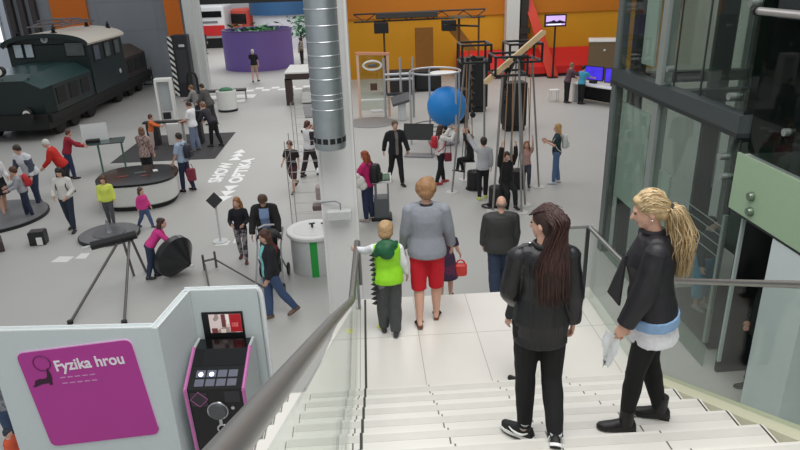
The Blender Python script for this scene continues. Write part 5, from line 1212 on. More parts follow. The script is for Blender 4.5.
# --- brunette in black leather jacket (close to the camera)
ST5 = LZ+RI*5
J = person('brunette with long red brown hair, black leather jacket and leggings, on the stairs', (.995,3.40,ST5), 5, 1.53, 1.04, fem=1., sw=.170, arms=((6,9,40,22),(-2,7,12,2)), legs=((-3,5),(-7,30)), foot=((2,-42),(58,4)), head=(8,-46), hands=True, curl=.9,
    top=dict(c=(25,25,29), fab='leather', off=.024, hem=.735, flare=.016, collar=.03, sw=.008, fold=.012, name='leather_jacket'), bottom=dict(c=(17,17,19), off=.016, w=-.004), shoes=None, hair=('none',BR2), vox=.008)
sB, dB, rB = J['s'], J['dz'], J['root']
SB = lambda mb: mb.xform(None, (0,0,dB*sB), sB)
def strands(J, seeds, mat_list, nm, parent, seg=5, r0=.0065, jit=.006, seed=1, fr=1.):
    """locks of hair: each seed is a list of points"""
    rng = np.random.RandomState(seed); mb = MB()
    for path in seeds:
        pts = np.array(path, float); n = len(pts); wob = rng.normal(size=(n,3))*jit; wob[0] *= .3; pts = pts+wob
        # Catmull-Rom resample
        out = []
        P_ = np.vstack([2*pts[0]-pts[1], pts, 2*pts[-1]-pts[-2]])
        for i in range(1, n):
            for t in np.linspace(0, 1, 5)[:-1]:
                p0,p1,p2,p3 = P_[i-1],P_[i],P_[i+1],P_[i+2]; out.append(.5*((2*p1)+(-p0+p2)*t+(2*p0-5*p1+4*p2-p3)*t*t+(-p0+3*p1-3*p2+p3)*t**3))
        out.append(pts[-1]); m_ = len(out)
        rr = [r0*(.55+.45*math.sin(PI*min(1, .25+.75*k/(m_-1)))) if k < m_-2 else r0*.35 for k in range(m_)]
        mb.cur = rng.randint(len(mat_list)); mb.tube(out, rr, seg)
    return SB_(J)(mb).obj(nm, mat_list, parent, smooth='all')
def SB_(J): return lambda mb: mb.xform(None, (0,0,J['dz']*J['s']), J['s'])
hc, Rh = J['hc'], J['head']; q = J['hk']
def HP(c): return hc+Rh@np.array(c)
g = MB()
g.ell(HP((0,-.018,.034)), np.array((.083,.099,.090)), Rh, 24, 14); g.ell(HP((0,-.05,-.02)), (.078,.062,.075), Rh, 18, 10); g.ell(HP((.062,-.015,-.01)), (.024,.05,.07), Rh); g.ell(HP((-.066,-.035,.01)), (.02,.045,.05), Rh)
g.cap(HP((.02,-.085,-.02)), .06, J['T']((.015,-.075,1.36)), .075); g.cap(J['T']((.015,-.078,1.36)), .07, J['T']((.02,-.10,1.16)), .06); g.cap(HP((.055,-.06,-.03)), .04, J['T']((.07,-.075,1.34)), .055)
hb_ = remesh(g, .009, 2, .010, 22., 4); HM = [hairm((52,32,28)), hairm((66,38,32)), hairm((44,27,24)), hairm((72,40,34))]
ho = SB(hb_).obj('hair', HM[0], rB, smooth='all')
rng = np.random.RandomState(5); seeds = []
for k in range(620):
    th = rng.uniform(-1.25, 1.8); ph = rng.uniform(.15, 1.35); x = .088*math.sin(ph)*math.sin(th); y = -.018-.104*math.sin(ph)*math.cos(th); z = .036+.094*math.cos(ph)
    if y > .06: continue
    a = HP((x,y,z)); gx = x*1.0+rng.normal()*.012
    b_ = HP((gx*1.0, min(-.075,y*.6-.06)-.02*rng.rand(), -.03)); tx = .02+gx*.95+rng.normal()*.018
    c_ = J['T']((tx, -.135-.02*rng.rand()-.02*(1-abs(tx)*8), 1.36)); L = rng.uniform(.10,.30); d_ = J['T']((tx*1.05+.006, -.155+.01*rng.rand(), 1.36-L)); seeds.append([a, .5*(a+b_)+Rh@np.array((0,-.022,.008)), b_, c_, .5*(c_+d_)+np.array((0,-.012,0)), d_])
strands(J, seeds, HM, 'hair_lock', rB, 4, .0036, .003, 2)
# swept-back section and clip at the crown
seeds = []
for k in range(110):
    t_ = rng.uniform(-1,1); a = HP((.07*t_, .055+.02*rng.rand(), .085-.02*abs(t_))); b_ = HP((.062*t_, -.03, .132-.03*t_*t_)); c_ = HP((.03*t_+.02, -.112, .055+.015*rng.normal())); seeds.append([a, b_, c_])
strands(J, seeds, HM, 'swept_hair', rB, 4, .0042, .003, 3)
g = MB(); g.box((0,0,0), (.07,.014,.024), (0,.3,0)); g.xform(Rh, HP((.03,-.118,.052))); SB(g).obj('hair_clip', M('clip_black', (20,18,18), .3), rB)
# left cheek, ear in view; jacket details: collar, epaulettes, seams, cuffs
T = J['T']
for sx in (-1, 1):
    g = MB(); a, b_ = T((sx*.085,-.01,1.445)), T((sx*.185,-.015,1.42)); g.tube([a, .5*(a+b_)+np.array((0,0,.006)), b_], [.022,.026,.020], 8); g.v = [tuple(x) for x in g.v]; SB(g).obj('epaulette', cloth((28,28,32), 'leather'), rB, smooth=True)
    g = MB(); g.ell(T((sx*.10,-.025,1.475)), (.012,.012,.008)); SB(g).obj('stud', M('chrome', (206,208,210), .15, .9), rB, smooth=True)
g = MB(); g.torus(tuple(J['neck']+np.array((0,.0,.018))), .07, .017, 28, 8); SB(g).obj('collar', cloth((25,25,29), 'leather'), rB, smooth=True)
for sx, i in ((-1,0),(1,1)):
    g = MB(); wr, d_ = J['wr'][i], J['hd'][i]; u, v, dd_ = frame_of(d_); g.tube([wr-dd_*.055, wr-dd_*.0], [.056,.058], 16); SB(g).obj('cuff', cloth((27,27,31), 'leather'), rB, smooth=40)
for x in (-.085, .085): g = MB(); g.tube([T((x*1.35,-.105,1.36)), T((x*1.25,-.146,1.2)), T((x,-.130,1.05)), T((x*1.1,-.172,.86))], .0035, 5); SB(g).obj('seam', cloth((30,30,34), 'leather'), rB, smooth=True)
# ankle socks and sneakers with white soles and a white curved stripe
SW = M('sole_white', (232,232,230), .5); SK = M('sneaker_black', (22,22,24), .6, bump=.2); SOLE = M('sole_dark', (30,30,32), .7)
for i in (0, 1):
    an = J['an'][i]; Rf = rotz(-J['fy'][i])@rotx(-J['fp'][i]); lf = lambda c: an+Rf@np.array(c)
    SB(shoe_mb(an, J['fy'][i], J['fp'][i], 1.)).obj('shoe', SK, rB, smooth=60); so = bpy.data.objects[[o.name for o in kids(rB) if o.name.startswith('shoe')][-1]]
    for nm, z0, z1, gw, m_ in (('midsole',-.082,-.060,.006,SW),('outsole',-.090,-.081,.003,SOLE)):
        ring = []
        for z in (z0, z1):
            rg = []
            for y, w_ in ((-.08,.012),(-.07,.03),(-.02,.038),(.04,.042),(.09,.049),(.14,.047),(.175,.034),(.195,.012)): rg.append((w_+gw, y))
            rg = [(w_, y) for w_, y in rg]+[(-w_, y) for w_, y in rg[::-1]]; ring.append([lf((x, y, z)) for x, y in rg])
        g = MB(); g.rings(ring); SB(g).obj(nm, m_, so)
    for sx in (-1, 1): 
        g = MB(); g.tube([lf((sx*.042,-.055,-.012)), lf((sx*.049,-.02,-.036)), lf((sx*.052,.02,-.046)), lf((sx*.054,.07,-.034)), lf((sx*.05,.10,-.018))], [.004,.008,.010,.007,.003], 6); SB(g).obj('curved_stripe', SW, so, smooth=True)
    g = MB(); g.tube([an+np.array((0,-.0,.0)), an+np.array((0,-.008,.05))], [.040,.042], 14); SB(g).obj('sock', M('sock_grey', (176,178,182), .8), rB, smooth=True)
g = MB(); 
# --- blonde in short black jacket (close to the camera)
J = person('blonde with wavy ponytail, short black jacket over white shirt, on the stairs', (1.70,3.42,ST5), -74, 1.61, 1.08, fem=1., sw=.172, lean=6, arms=((14,6,12,4),(2,4,8,4)), legs=((9,5),(-6,9)), foot=((0,0),(4,0)), head=(16,6), hands=True, curl=.8,
    top=dict(c=(27,26,33), off=.028, hem=.885, flare=.012, collar=.02, sw=.010, fold=.011, fab='nylon', name='jacket'), bottom=dict(c=(16,16,18), off=.006, w=-.003), shoes=(16,16,18), hair=('none',BLD), vox=.008)
sB, dB, rB = J['s'], J['dz'], J['root']; T = J['T']; Rt = J['Rt']; hc, Rh = J['hc'], J['head']
SB = SB_(J)
g = MB(); torso(g, J, 1.10, .022, .705, .98, 1., .012, .172); g = remesh(g, .009, 2, .008, 12., 2); SB(g).obj('white_shirt', cloth((226,226,232)), rB, smooth='all')
g = MB(); torso(g, J, 1.10, .036, .825, .905, 1., .012, .172); g = remesh(g, .008, 2, .006, 12., 2); SB(g).obj('blue_hem', cloth((140,174,214)), rB, smooth='all')
g = MB(); g.slab([T((-.03,.15,1.3)),T((.03,.15,1.3)),T((.10,.26,.98)),T((-.06,.20,.96))], (0,1,0), .012); SB(g).obj('front_flap', cloth((27,26,33), 'nylon'), rB)
for sx, i in ((-1,0),(1,1)):
    g = MB(); wr, d_ = J['wr'][i], J['hd'][i]; dd_ = d_/np.linalg.norm(d_); g.tube([wr-dd_*.05, wr-dd_*.0], [.056,.057], 16); SB(g).obj('cuff', cloth((30,29,36), 'nylon'), rB, smooth=40)
    an = J['an'][i]; g = MB(); g.tube([an+np.array((0,-.005,-.02)), an+np.array((0,-.008,.10))], [.050,.050], 16); SB(g).obj('boot_shaft', M('boot_black', (15,15,17), .45), rB, smooth=40)
    Rf = rotz(-J['fy'][i]); g = MB(); g.tube([an+Rf@np.array((.052,-.01,.06)), an+Rf@np.array((.054,.02,.03))], .012, 8); SB(g).obj('boot_buckle', M('buckle_dark', (44,44,48), .3, .5), rB, smooth=True)
    g = MB(); g.box((0,0,0), (.055,.06,.025)); g.xform(Rf, an+Rf@np.array((0,-.045,-.078))); SB(g).obj('heel', M('boot_black', (15,15,17), .45), rB)
g = MB(); g.torus(tuple(J['neck']+np.array((0,.01,.022))), .066, .014, 28, 8); SB(g).obj('collar', cloth((27,26,33), 'nylon'), rB, smooth=True)
def HP(c): return hc+Rh@np.array(c)
g = MB(); g.ell(HP((0,-.016,.036)), (.084,.099,.090), Rh, 24, 14); g.ell(HP((0,-.055,-.015)), (.075,.058,.062), Rh, 18, 10); g.ell(HP((-.066,-.03,.012)), (.02,.05,.045), Rh); g.ell(HP((.066,-.03,.012)), (.02,.05,.045), Rh)
g.ell(HP((0,.052,.082)), (.062,.032,.026), Rh)
pb = HP((0,-.112,-.015)); p1 = pb+Rt@np.array((0,-.030,-.02)); p2 = T((.0,-.150,1.40)); p3 = T((0,-.165,1.26)); p4 = T((.01,-.150,1.15))
g.cap(HP((0,-.10,.005)), .03, pb, .028); g.cap(pb, .028, p1, .040); g.cap(p1, .040, p2, .050); g.cap(p2, .050, p3, .044); g.cap(p3, .034, p4, .014)
HM = [hairm((190,164,122)), hairm((212,190,150)), hairm((172,144,102)), hairm((200,178,140))]
SB(remesh(g, .009, 2, .012, 24., 9)).obj('hair', HM[0], rB, smooth='all')
rng = np.random.RandomState(9); seeds = []
for k in range(600):
    t_ = rng.uniform(-1,1); a = HP((.068*t_+rng.normal()*.004, .072-.03*abs(t_)+rng.normal()*.006, .075-.05*abs(t_)+.02*rng.rand())); b_ = HP((.088*t_, -.02+rng.normal()*.01, .03+.1*math.sqrt(max(0,1-t_*t_*.9)))); c_ = HP((.05*t_, -.10, .04*math.sqrt(max(0,1-t_*t_))+.02*rng.normal())); seeds.append([a, b_, c_, pb+rng.normal(size=3)*.012])
for k in range(110):
    sx = rng.choice((-1,1)); a = HP((sx*.07,.04,.02+rng.rand()*.04)); seeds.append([a, HP((sx*.086,-.03,.0+rng.rand()*.03)), HP((sx*.05,-.10,-.01)), pb])
strands(J, seeds, HM, 'hair_lock', rB, 4, .0032, .003, 4)
seeds = []
for k in range(620):
    o = rng.normal(size=3)*np.array((.017,.015,.010)); w_ = rng.normal()*.7; am = .014
    pp = [pb+o*.4]
    for j, (p_, e) in enumerate(((p1,1.),(.5*(p1+p2),1.3),(p2,1.6),(.5*(p2+p3),1.6),(p3,1.4),(p4,1.0))):
        pp.append(p_+o*e*1.3+Rt@np.array((am*math.sin(w_+j*1.9), am*math.cos(w_+j*1.9)-.012, 0)))
        if j >= 3 and rng.rand() < .22: break
    seeds.append(pp)
strands(J, seeds, HM, 'ponytail_lock', rB, 4, .0032, .0045, 6)
g = MB(); u, v, d_ = frame_of(p1-pb); g.loft([(pb-d_*.008, u*.034, v*.034), (pb+d_*.01, u*.036, v*.036)], 14); SB(g).obj('hair_tie', M('tie_black', (22,20,20), .6), rB, smooth=40)
g = MB(); g.ell(HP((-.09,-.005,-.042)), (.008,.008,.008)); SB(g).obj('earring', M('chrome', (206,208,210), .15, .9), rB, smooth=True)
wl = J['W'](J['wr'][0]+J['hd'][0]*.10)
pp = thing('paper_napkin', 'crumpled white paper hanging from the hand of the blonde', 'paper', tuple(wl)); g = MB(); rng2 = np.random.RandomState(2)
nx, nz = 6, 8; vs = []
for off in (0, .006):
    for j in range(nz):
        for i in range(nx): vs.append((-.05+.1*i/(nx-1)*(1-.4*j/nz)+.01*rng2.randn()*.5-.03, .018*math.sin(i*1.7+j*.8)+off, .03-.24*j/(nz-1)+.008*rng2.randn()))
fs = []
N_ = nx*nz
for j in range(nz-1):
    for i in range(nx-1):
        a = j*nx+i; fs.append((a,a+1,a+nx+1,a+nx)); fs.append((N_+a,N_+a+nx,N_+a+nx+1,N_+a+1))
g.add(vs, fs); g.obj('sheet', M('paper_white', (226,230,232), .7), pp, smooth='all')

# --- hall floor, right side
person('person in black jacket with pale scarf striding towards the stairs', (.70,17.25,0), 165, 1.80, 1.0, arms=((16,16,12),(-22,14,10)), legs=((18,3),(-18,16)), foot=((0,0),(14,0)), head=(8,0), top=dict(c=(28,28,32), open=(120,116,112), openw=.035, off=.03, hem=.82), bottom=dict(c=(22,22,25)), shoes=(20,20,22), hair=('short',(96,80,66)))
J = person('person in white top with red backpack and red shoes, arms raised, in black trousers', (1.93,17.05,0), 72, 1.64, .95, fem=1., arms=((78,10,70,16),(70,10,80,16)), legs=((10,2),(-8,8)), head=(4,0), top=dict(c=(226,224,220), off=.024, hem=.86), bottom=dict(c=(24,24,27)), shoes=(186,60,62), hair=('long',BR2))
backpack('small red backpack on the person in white top', J, (190,40,56), (.24,.14,.34), -.19, 1.25)
hb = thing('handbag', 'dark red bag hanging at hip of the person in white top', 'bag', (2.12,16.9,.80)); mb = MB(); mb.rbox((0,0,0), (.2,.1,.24), .04); mb.obj('bag_body', cloth((120,26,44), 'nylon'), hb, smooth=40); mb = MB(); mb.tube([(-.08,0,.1),(-.06,.02,.5),(.05,.03,.5),(.08,0,.1)], .01, 6); mb.obj('strap', cloth((120,26,44), 'nylon'), hb)
person('child in pale grey shirt and black trousers with neon yellow shoes, reaching up', (2.86,15.65,0), 8, 1.60, .92, child=.25, arms=((135,28,22,4),(4,8,10)), legs=((-6,6),(6,2)), head=(-4,-20), top=dict(c=(178,180,184), sleeve=.98, hem=.82, flare=.02, off=.028), bottom=dict(c=(26,26,29)), shoes=(204,218,70), hair=('short',(48,36,30)))
person('person in black hoodie seated on the front black drum, pulling two ropes', (3.34,15.12,0), 168, 1.6, 1.0, seatz=.52, arms=((155,6,20,10),(155,6,20,10)), legs=((74,62),(60,66)), head=(14,0), top=dict(c=(26,26,29), off=.03, hem=.86), bottom=dict(c=(22,22,25)), shoes=(22,22,24), hair=('short',(44,36,32)))
person('child in dark clothes hanging on the rope seat above a black drum', (2.72,16.85,.36), -60, 1.28, 1., child=.6, seatz=.34, arms=((150,8,20,8),(150,8,20,8)), legs=((80,70),(70,80)), head=(0,10), top=dict(c=(36,34,38), off=.022), bottom=dict(c=(28,28,32)), shoes=(30,30,34), hair=('short',BR2))
person('child in dusty pink top on the rope seat nearest the jeans woman', (4.22,16.62,.02), 190, 1.34, 1., child=.5, fem=.5, seatz=.46, arms=((155,6,15,10),(155,6,15,10)), legs=((66,48),(50,40)), head=(-6,0), top=dict(c=(192,150,140), off=.02, sleeve=.3), bottom=dict(c=(52,56,68)), shoes=(60,56,60), hair=('long',(150,100,66)))
for x, y, z, lb in ((3.35,15.0,.51,'in the middle rig'),(2.66,16.85,.68,'in the rig nearest the blue ball'),(4.15,16.55,.46,'in the rig nearest the jeans woman')):
    q = thing('swing', 'small dark plank seat on ropes '+lb, 'seat', (x,y,z)); mb = MB(); mb.rbox((0,0,0), (.36,.22,.035), .015); mb.obj('plank', BLACK, q)
    for sx in (-1,1): mb = MB(); mb.tube([(sx*.17,0,0),(sx*.10,0,1.0),(sx*.04,0,2.2)], .01, 6); mb.obj('rope', M('rope_dark', (70,62,56), .8), q)
J = person('person with long blond hair in dark teal shirt and jeans, standing by rope rigs', (5.04,16.6,0), -78, 1.63, .95, fem=1., arms=((22,8,90,30),(22,8,90,30)), legs=((4,2),(-4,6)), head=(4,0), top=dict(c=(38,62,64), off=.02, sleeve=.4, pattern='blotch', c2=(28,40,46), ps=12), bottom=dict(c=(84,110,146)), shoes=(196,200,206), hair=('long',(186,148,92)))
backpack('white grey backpack of the jeans woman by rope rigs', J, (206,208,204), (.28,.16,.38), -.21, 1.22)
person('visitor in dusty dark jacket leaning toward the blue lit screens', (8.62,27.45,0), 80, 1.68, 1., lean=14, arms=((40,10,30),(60,14,30)), head=(14,0), top=dict(c=(96,72,80), off=.026), bottom=dict(c=(26,26,30)), hair=('short',(136,110,84)))
person('visitor in light blue shirt at the white desk with blue screens', (9.12,27.05,0), 60, 1.60, 1.05, lean=6, arms=((40,10,30),(50,14,30)), head=(10,0), top=dict(c=(70,158,190), off=.024, sleeve=.4), bottom=dict(c=(24,24,28)), hair=('short',DKH))
person('distant walker in black top and beige shorts before purple kiosk', (-6.26,37.0,0), 10, 1.76, 1., arms=((30,8,80,20),(6,8,12)), legs=((-10,8),(12,3)), top=dict(c=(26,26,32), sleeve=.4, off=.024), bottom=dict(c=(176,148,126), kind='shorts', len=.45), shoes=(30,28,28), hair=('short',GREYH))
person('distant person in pale camouflage top behind the purple kiosk edge', (-4.2,43.6,0), -70, 1.7, 1.05, top=dict(c=(176,170,160), off=.025, pattern='blotch', c2=(70,66,62), ps=8), bottom=dict(c=(50,48,48)), hair=('short',BR2), vox=.025)
person('distant dark figure beyond the white post in the passage', (-12.4,52,0), 120, 1.75, 1., top=dict(c=(36,36,42), off=.03, hem=.8), bottom=dict(c=(40,40,46)), hair=('short',BR2), vox=.03)
# --- hall floor, left side
person('person in grey coat bending over near the white bin', (-6.35,26.1,0), -75, 1.66, 1.15, lean=22, arms=((30,10,30),(30,10,30)), legs=((8,6),(-8,6)), head=(16,0), top=dict(c=(84,82,80), off=.034, hem=.78), bottom=dict(c=(60,58,58)), shoes=(70,66,50), hair=('short',BR2))
person('person in pale grey jacket behind the grey coated one, facing locomotive', (-6.95,26.5,0), -85, 1.55, 1.1, lean=16, arms=((40,10,40),(40,10,40)), top=dict(c=(136,134,134), off=.03), bottom=dict(c=(46,48,58)), hair=('short',LBR))
person('person in crimson shorts and dark leggings bending beside man in white T-shirt', (-5.45,22.45,0), -65, 1.62, 1.05, fem=.8, lean=34, arms=((40,10,30),(40,10,30)), legs=((10,4),(-10,12)), head=(20,0), top=dict(c=(48,46,54), off=.028), bottom=dict(c=(24,22,26)), hair=('pony',LBR))
person('person in plain white T-shirt and pale jeans by the dark mat', (-6.05,22.05,0), -80, 1.66, 1.1, arms=((20,8,50,14),(14,8,40,10)), legs=((4,2),(-4,6)), head=(24,-10), top=dict(c=(232,232,234), sleeve=.45, off=.028, hem=.84, flare=.02), bottom=dict(c=(122,134,158), w=.01), shoes=(120,116,112), hair=('short',(66,48,38)))
person('child in orange top standing at long black exhibit bench', (-7.62,22.45,0), 80, 1.2, 1., child=.8, lean=8, arms=((50,8,30),(60,8,20)), head=(10,0), top=dict(c=(214,110,58), off=.022), bottom=dict(c=(196,176,170)), hair=('short',BR1))
person('person in patterned pink grey shirt and black trousers behind the oval table', (-6.55,18.5,0), 10, 1.62, 1., fem=.8, arms=((30,8,40,20),(4,10,14)), legs=((-4,6),(6,2)), head=(8,-20), top=dict(c=(176,150,142), off=.026, hem=.80, flare=.02, pattern='blotch', c2=(112,92,92), ps=22), bottom=dict(c=(26,26,29)), hair=('bob',(120,82,56)))
J = person('person in pale blue shirt and dark jeans with backpack, behind oval table end', (-5.2,17.45,0), -72, 1.64, 1., arms=((12,10,16),(8,12,14)), legs=((6,2),(-8,8)), head=(12,-8), top=dict(c=(166,182,204), sleeve=.45, off=.026), bottom=dict(c=(38,48,74)), shoes=(28,28,30), hair=('short',(46,36,32)))
backpack('dark backpack on the person in pale blue shirt', J, (46,48,60), (.28,.18,.40), -.22, 1.2)
hb = thing('tote_bag', 'dark red carrier bag in hand of pale blue shirted person', 'bag', (-4.98,17.3,.52)); mb = MB(); mb.rbox((0,0,0), (.24,.12,.34), .03); mb.obj('bag_body', cloth((132,40,62), 'nylon'), hb, smooth=40); mb = MB(); mb.tube([(-.07,0,.15),(-.04,0,.3),(.04,0,.3),(.07,0,.15)], .01, 6); mb.obj('strap', cloth((132,40,62), 'nylon'), hb)
person('man in white jacket with grey shoulder panels stooping over the boy', (-9.05,16.9,0), 200, 1.72, 1.12, lean=20, arms=((14,10,20,4),(20,12,30,8)), legs=((10,8),(-6,4)), head=(26,10), top=dict(c=(216,218,222), off=.034, hem=.84, raglan=(74,80,94), rmin=1.05, rmax=1.34), bottom=dict(c=(44,54,80)), shoes=(70,62,60), hair=('short',(56,42,34)))
J = person('boy in grey hoodie with red backpack on the floor disc', (-8.80,15.85,0), -120, 1.34, 1.1, child=.6, lean=10, arms=((30,8,50),(30,8,50)), legs=((-4,6),(6,4)), head=(20,0), top=dict(c=(160,160,166), off=.026), bottom=dict(c=(40,48,72)), shoes=(34,34,40), hair=('short',BR1))
backpack('bright red backpack worn by the boy in grey hoodie', J, (196,38,48), (.28,.18,.40), -.22, 1.2)
person('person in white blouse and black skirt at the picture edge beside the boy', (-9.58,16.2,0), 130, 1.64, 1.02, fem=1., lean=6, arms=((20,8,60,20),(10,8,20)), legs=((-8,10),(12,4)), head=(16,0), top=dict(c=(214,212,212), off=.022), bottom=dict(c=(26,26,30), kind='skirt', len=.30), shoes=(30,30,34), hair=('bob',(128,84,52)))
person('white haired old person in bright red jacket leaning forward', (-8.62,17.75,0), -105, 1.62, 1.15, lean=26, arms=((30,8,30),(34,10,20)), legs=((6,4),(-6,4)), head=(14,0), top=dict(c=(196,40,32), off=.032, hem=.82), bottom=dict(c=(36,36,42)), hair=('short',(222,216,204)))
person('person in dark red sweater and jeans leaning on the glass table', (-9.1,19.2,0), 55, 1.5, 1.05, lean=16, arms=((50,8,30),(50,8,30)), legs=((-6,6),(6,4)), head=(8,0), top=dict(c=(150,28,48), off=.028), bottom=dict(c=(44,52,84)), shoes=(32,32,40), hair=('short',(92,64,52)))
J = person('black haired person in white jacket and dark jeans walking with joined hands', (-7.26,14.75,0), 182, 1.56, .98, fem=.8, arms=((10,16,48,34),(10,16,48,34)), legs=((8,3),(-8,10)), head=(26,0), top=dict(c=(214,212,206), off=.026), bottom=dict(c=(40,50,66)), shoes=(24,24,28), hair=('longer',DKH))
backpack('black backpack whose straps cross the white jacket of black haired person', J, (30,28,32), (.26,.14,.34), -.20, 1.22)
person('girl in neon yellow jacket with grey leggings by the floor disc', (-6.42,15.0,0), 168, 1.24, 1.08, child=.7, fem=.5, arms=((8,14,16),(4,10,14)), legs=((10,4),(-8,8)), head=(14,0), top=dict(c=(220,232,98), off=.032, hem=.84, fab='nylon'), bottom=dict(c=(86,88,92), off=.008), shoes=(52,48,52), hair=('bob',BR1))
person('toddler in pink top and jeans walking past the oval table', (-5.50,14.75,0), 120, 1.0, 1.15, child=1., fem=.4, arms=((14,8,20),(-14,10,14)), legs=((22,6),(-18,18)), foot=((0,0),(14,0)), head=(6,0), top=dict(c=(214,62,140), off=.026, hem=.82, flare=.02), bottom=dict(c=(70,88,126)), shoes=(66,78,104), hair=('bob',BR1))
person('girl in pink sweater and jeans bending over the black cone', (-4.45,11.86,0), 75, 1.30, 1.02, child=.5, fem=.5, lean=38, arms=((40,12,20),(62,10,10)), legs=((4,2),(-6,10)), head=(-8,14), top=dict(c=(214,60,140), off=.024, hem=.88), bottom=dict(c=(46,58,82)), shoes=(40,40,48), hair=('longer',(62,36,30)))
person('girl in black sweater and camouflage leggings with dark red shoes', (-2.78,12.5,0), 178, 1.38, .95, child=.5, fem=.6, arms=((10,14,72,34),(10,14,72,34)), legs=((12,2),(-10,10)), head=(6,14), top=dict(c=(30,30,38), off=.022, hem=.88), bottom=dict(c=(150,144,146), off=.01, pattern='blotch', c2=(62,58,64), ps=14), shoes=(92,32,36), hair=('long',(158,104,66)))
person('person in black coat over pale blue shirt, head bowed, pushing stroller', (-2.14,12.05,0), 176, 1.72, 1.12, fem=.7, lean=24, arms=((30,14,24,10),(30,14,24,10)), legs=((6,4),(-6,6)), head=(62,0), top=dict(c=(34,32,32), off=.036, hem=.74, open=(136,160,200), openw=.085), bottom=dict(c=(36,36,44)), hair=('bob',(84,56,40)))
# stroller
t = thing('stroller', 'black baby stroller with red lined seat before the bowed person', 'stroller', (-2.02,11.28,0)); SBK = cloth((28,27,29), 'nylon')
mb = MB(); mb.tube([(-.24,.42,1.02),(-.26,.3,1.04),(-.22,.05,.78),(-.26,-.38,.14)], .016, 8); mb.obj('side_tube', GREYM, t, smooth=True); mb = MB(); mb.tube([(.24,.42,1.02),(.26,.3,1.04),(.22,.05,.78),(.26,-.38,.14)], .016, 8); mb.obj('side_tube', GREYM, t, smooth=True)
mb = MB(); mb.tube([(-.24,.42,1.02),(-.12,.5,1.05),(.12,.5,1.05),(.24,.42,1.02)], .02, 8); mb.obj('handle', M('handle_white', (214,214,214), .5), t, smooth=True)
for sx in (-1,1): mb = MB(); mb.tube([(sx*.25,.4,.12),(sx*.22,0,.55)], .016, 8); mb.obj('rear_tube', GREYM, t, smooth=True)
mb = MB(); mb.cap((0,.12,.60), .2, (0,-.18,.42), .16); mb.obj('seat', SBK, t, smooth='all'); mb = MB(); mb.cap((0,.05,.72), .15, (0,-.16,.52), .12); mb.obj('lining', cloth((150,44,36)), t, smooth='all')
rs = []
for k in range(7): a = R(20+24*k); rs.append([np.array((.25*math.cos(b_), .16+.30*math.cos(a)*math.sin(b_)*.9, .80+.26*math.sin(a)*math.sin(b_)+.05)) for b_ in [PI*j/12 for j in range(13)]])
g = MB(); n_ = 13
for r_ in rs[1:6]: pass
vv = [q for r_ in rs[1:6] for q in r_]; 
g.add(vv, [(i*n_+j, i*n_+j+1, (i+1)*n_+j+1, (i+1)*n_+j) for i in range(4) for j in range(n_-1)]); ho = g.obj('canopy', SBK, t, smooth='all'); ho.modifiers.new('thick', 'SOLIDIFY').thickness = .012
for sx in (-1,1):
    for y, r_ in ((.4,.13),(-.4,.1)): mb = MB(); mb.torus((sx*.27,y,r_), r_-.02, .022, 24, 8, 'x'); w_ = mb.obj('wheel', BLACK, t, smooth=True); q = MB(); q.lathe([(.02,-.02),(r_-.03,-.008),(r_-.03,.008),(.02,.02)], (sx*.27,y,r_), 18, 'x'); q.obj('hub', GREYM, w_)
mb = MB(); mb.rbox((0,.2,.3), (.36,.4,.16), .05); mb.obj('basket', SBK, t)
person('person in black jacket over turquoise top striding past the partition, in jeans', (-1.80,9.92,0), -120, 1.66, 1.0, fem=.9, arms=((10,8,14),(-8,10,14)), legs=((-20,12),(6,3)), foot=((16,0),(0,0)), head=(18,10), top=dict(c=(32,33,40), off=.030, hem=.86, open=(126,206,206), openw=.055), bottom=dict(c=(64,84,120), w=.006), shoes=(112,88,68), hair=('long',(78,48,36)), vox=.013)
person('man in white T-shirt with dark vest straps beside wire tower, in dark trousers', (-1.78,18.35,0), 40, 1.66, 1., arms=((60,14,60,10),(20,10,40)), legs=((-16,10),(18,4)), head=(10,10), top=dict(c=(222,220,222), off=.026, sleeve=.4, raglan=(52,42,50), rmin=1.0, rmax=1.42), bottom=dict(c=(46,36,40), w=.012), hair=('short',(92,52,44)))
person('boy in dark maroon outfit walking in front of man in white T-shirt', (-2.16,17.0,0), -160, 1.42, 1., child=.5, arms=((-16,8,20),(20,10,40,16)), legs=((18,4),(-18,30)), foot=((0,0),(26,0)), head=(22,0), top=dict(c=(40,30,36), off=.024, sleeve=.4), bottom=dict(c=(76,40,46), kind='shorts', len=.5, w=.015), shoes=(40,36,38), hair=('short',(112,68,42)))
J = person('red haired person in pink top and jeans, right behind main column', (-.12,14.45,0), -62, 1.70, 1.1, fem=1., arms=((30,10,80,20),(30,8,70,20)), legs=((2,2),(-2,4)), head=(14,0), top=dict(c=(196,36,108), off=.026, hem=.86, sleeve=.5), bottom=dict(c=(42,52,82)), shoes=(166,160,156), hair=('longer',REDH))
backpack('black backpack of the red haired person in pink', J, (26,28,28), (.30,.20,.44), -.24, 1.2)
hb = thing('plush_bundle', 'white fluffy bundle held by the red haired person in pink', 'bundle', (-.30,14.18,1.08)); mb = MB(); mb.ell((0,0,0), (.15,.13,.15)); mb.ell((.08,.0,-.1), (.11,.1,.11)); mb.obj('bundle_body', cloth((226,222,216)), hb, smooth='all'); mb = MB(); mb.ell((-.05,-.06,.16), (.08,.07,.07)); mb.obj('top_tuft', cloth((232,228,222)), hb, smooth='all')
person('red haired child facing the person in pink, partly behind main column', (-.78,14.85,0), 70, 1.52, 1., child=.3, arms=((20,8,60),(20,8,60)), top=dict(c=(196,90,84), off=.022), bottom=dict(c=(90,96,112)), hair=('bob',REDH))
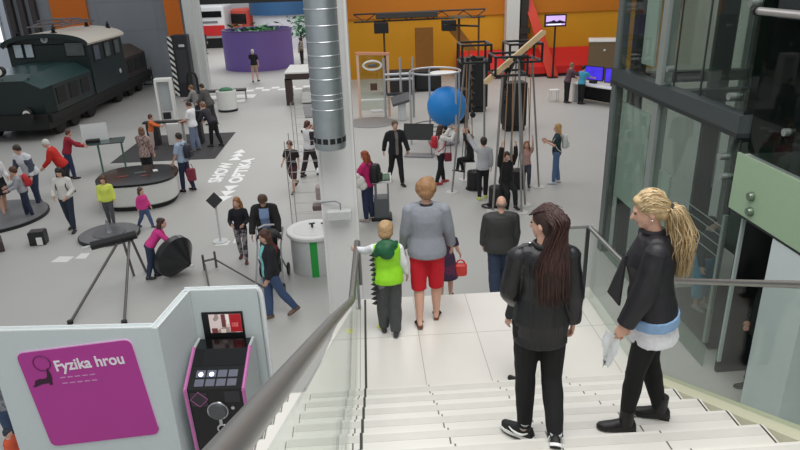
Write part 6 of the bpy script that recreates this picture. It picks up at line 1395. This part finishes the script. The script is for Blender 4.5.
# --- beside the lift and at the lower left corner
person('person in black standing under the green walkway, by white column', (5.22,7.32,0), -80, 1.68, 1., arms=DOWN, legs=((8,4),(-6,6)), top=dict(c=(24,26,28), off=.03, hem=.78), bottom=dict(c=(22,24,26)), shoes=(16,16,18), hair=('short',BR2))
person('person in sky blue trousers inside the glazed lift behind wires', (5.40,9.25,.14), 150, 1.62, 1., arms=DOWN, top=dict(c=(58,70,78), off=.028, hem=1.0), bottom=dict(c=(74,146,184), w=.03, off=.03, len=.8), shoes=(150,146,140), hair=('short',DKH))
person('person in grey knit sweater and jeans at the partition end, near the corner', (-4.56,6.74,0), 150, 1.5, 1.05, arms=((20,10,40),(10,14,14)), legs=((6,2),(-6,6)), top=dict(c=(150,152,158), off=.03, pattern='blotch', c2=(112,114,122), ps=30), bottom=dict(c=(70,90,122)), hair=('short',BR2))
person('small child in orange coat and dark pointed hood at partition end', (-4.46,6.40,0), 100, .68, 1.2, child=1., top=dict(c=(214,92,62), off=.03), bottom=dict(c=(60,62,74)), hair=('short',(44,52,66)))
# ---------------------------------------------------------------- light
w = bpy.data.worlds.new('world'); SC.world = w; w.use_nodes = True
w.node_tree.nodes['Background'].inputs['Color'].default_value = (.93,.96,1,1); w.node_tree.nodes['Background'].inputs['Strength'].default_value = .46
def area(name, loc, sx, sy, power, col=(1,.985,.96), rot=(0,0,0)):
    d = bpy.data.lights.new(name, 'AREA'); d.shape = 'RECTANGLE'; d.size = sx; d.size_y = sy; d.energy = power; d.color = col
    o = bpy.data.objects.new(name, d); o.location = loc; o.rotation_euler = rot; COL.objects.link(o); return o
area('overhead_fill', (1, 3, 10.5), 7, 7, 590)  # unseen area lights added overhead, set by region to brighten stairs and hall
area('overhead_fill', (-3, 20, 11), 10, 10, 400)
area('overhead_fill', (6, 30, 11), 10, 8, 520)
area('overhead_fill', (-7, 47, 10), 8, 12, 1000)
SC.view_settings.view_transform = 'Standard'; SC.view_settings.look = 'None'; SC.view_settings.gamma = 1; SC.view_settings.exposure = .27
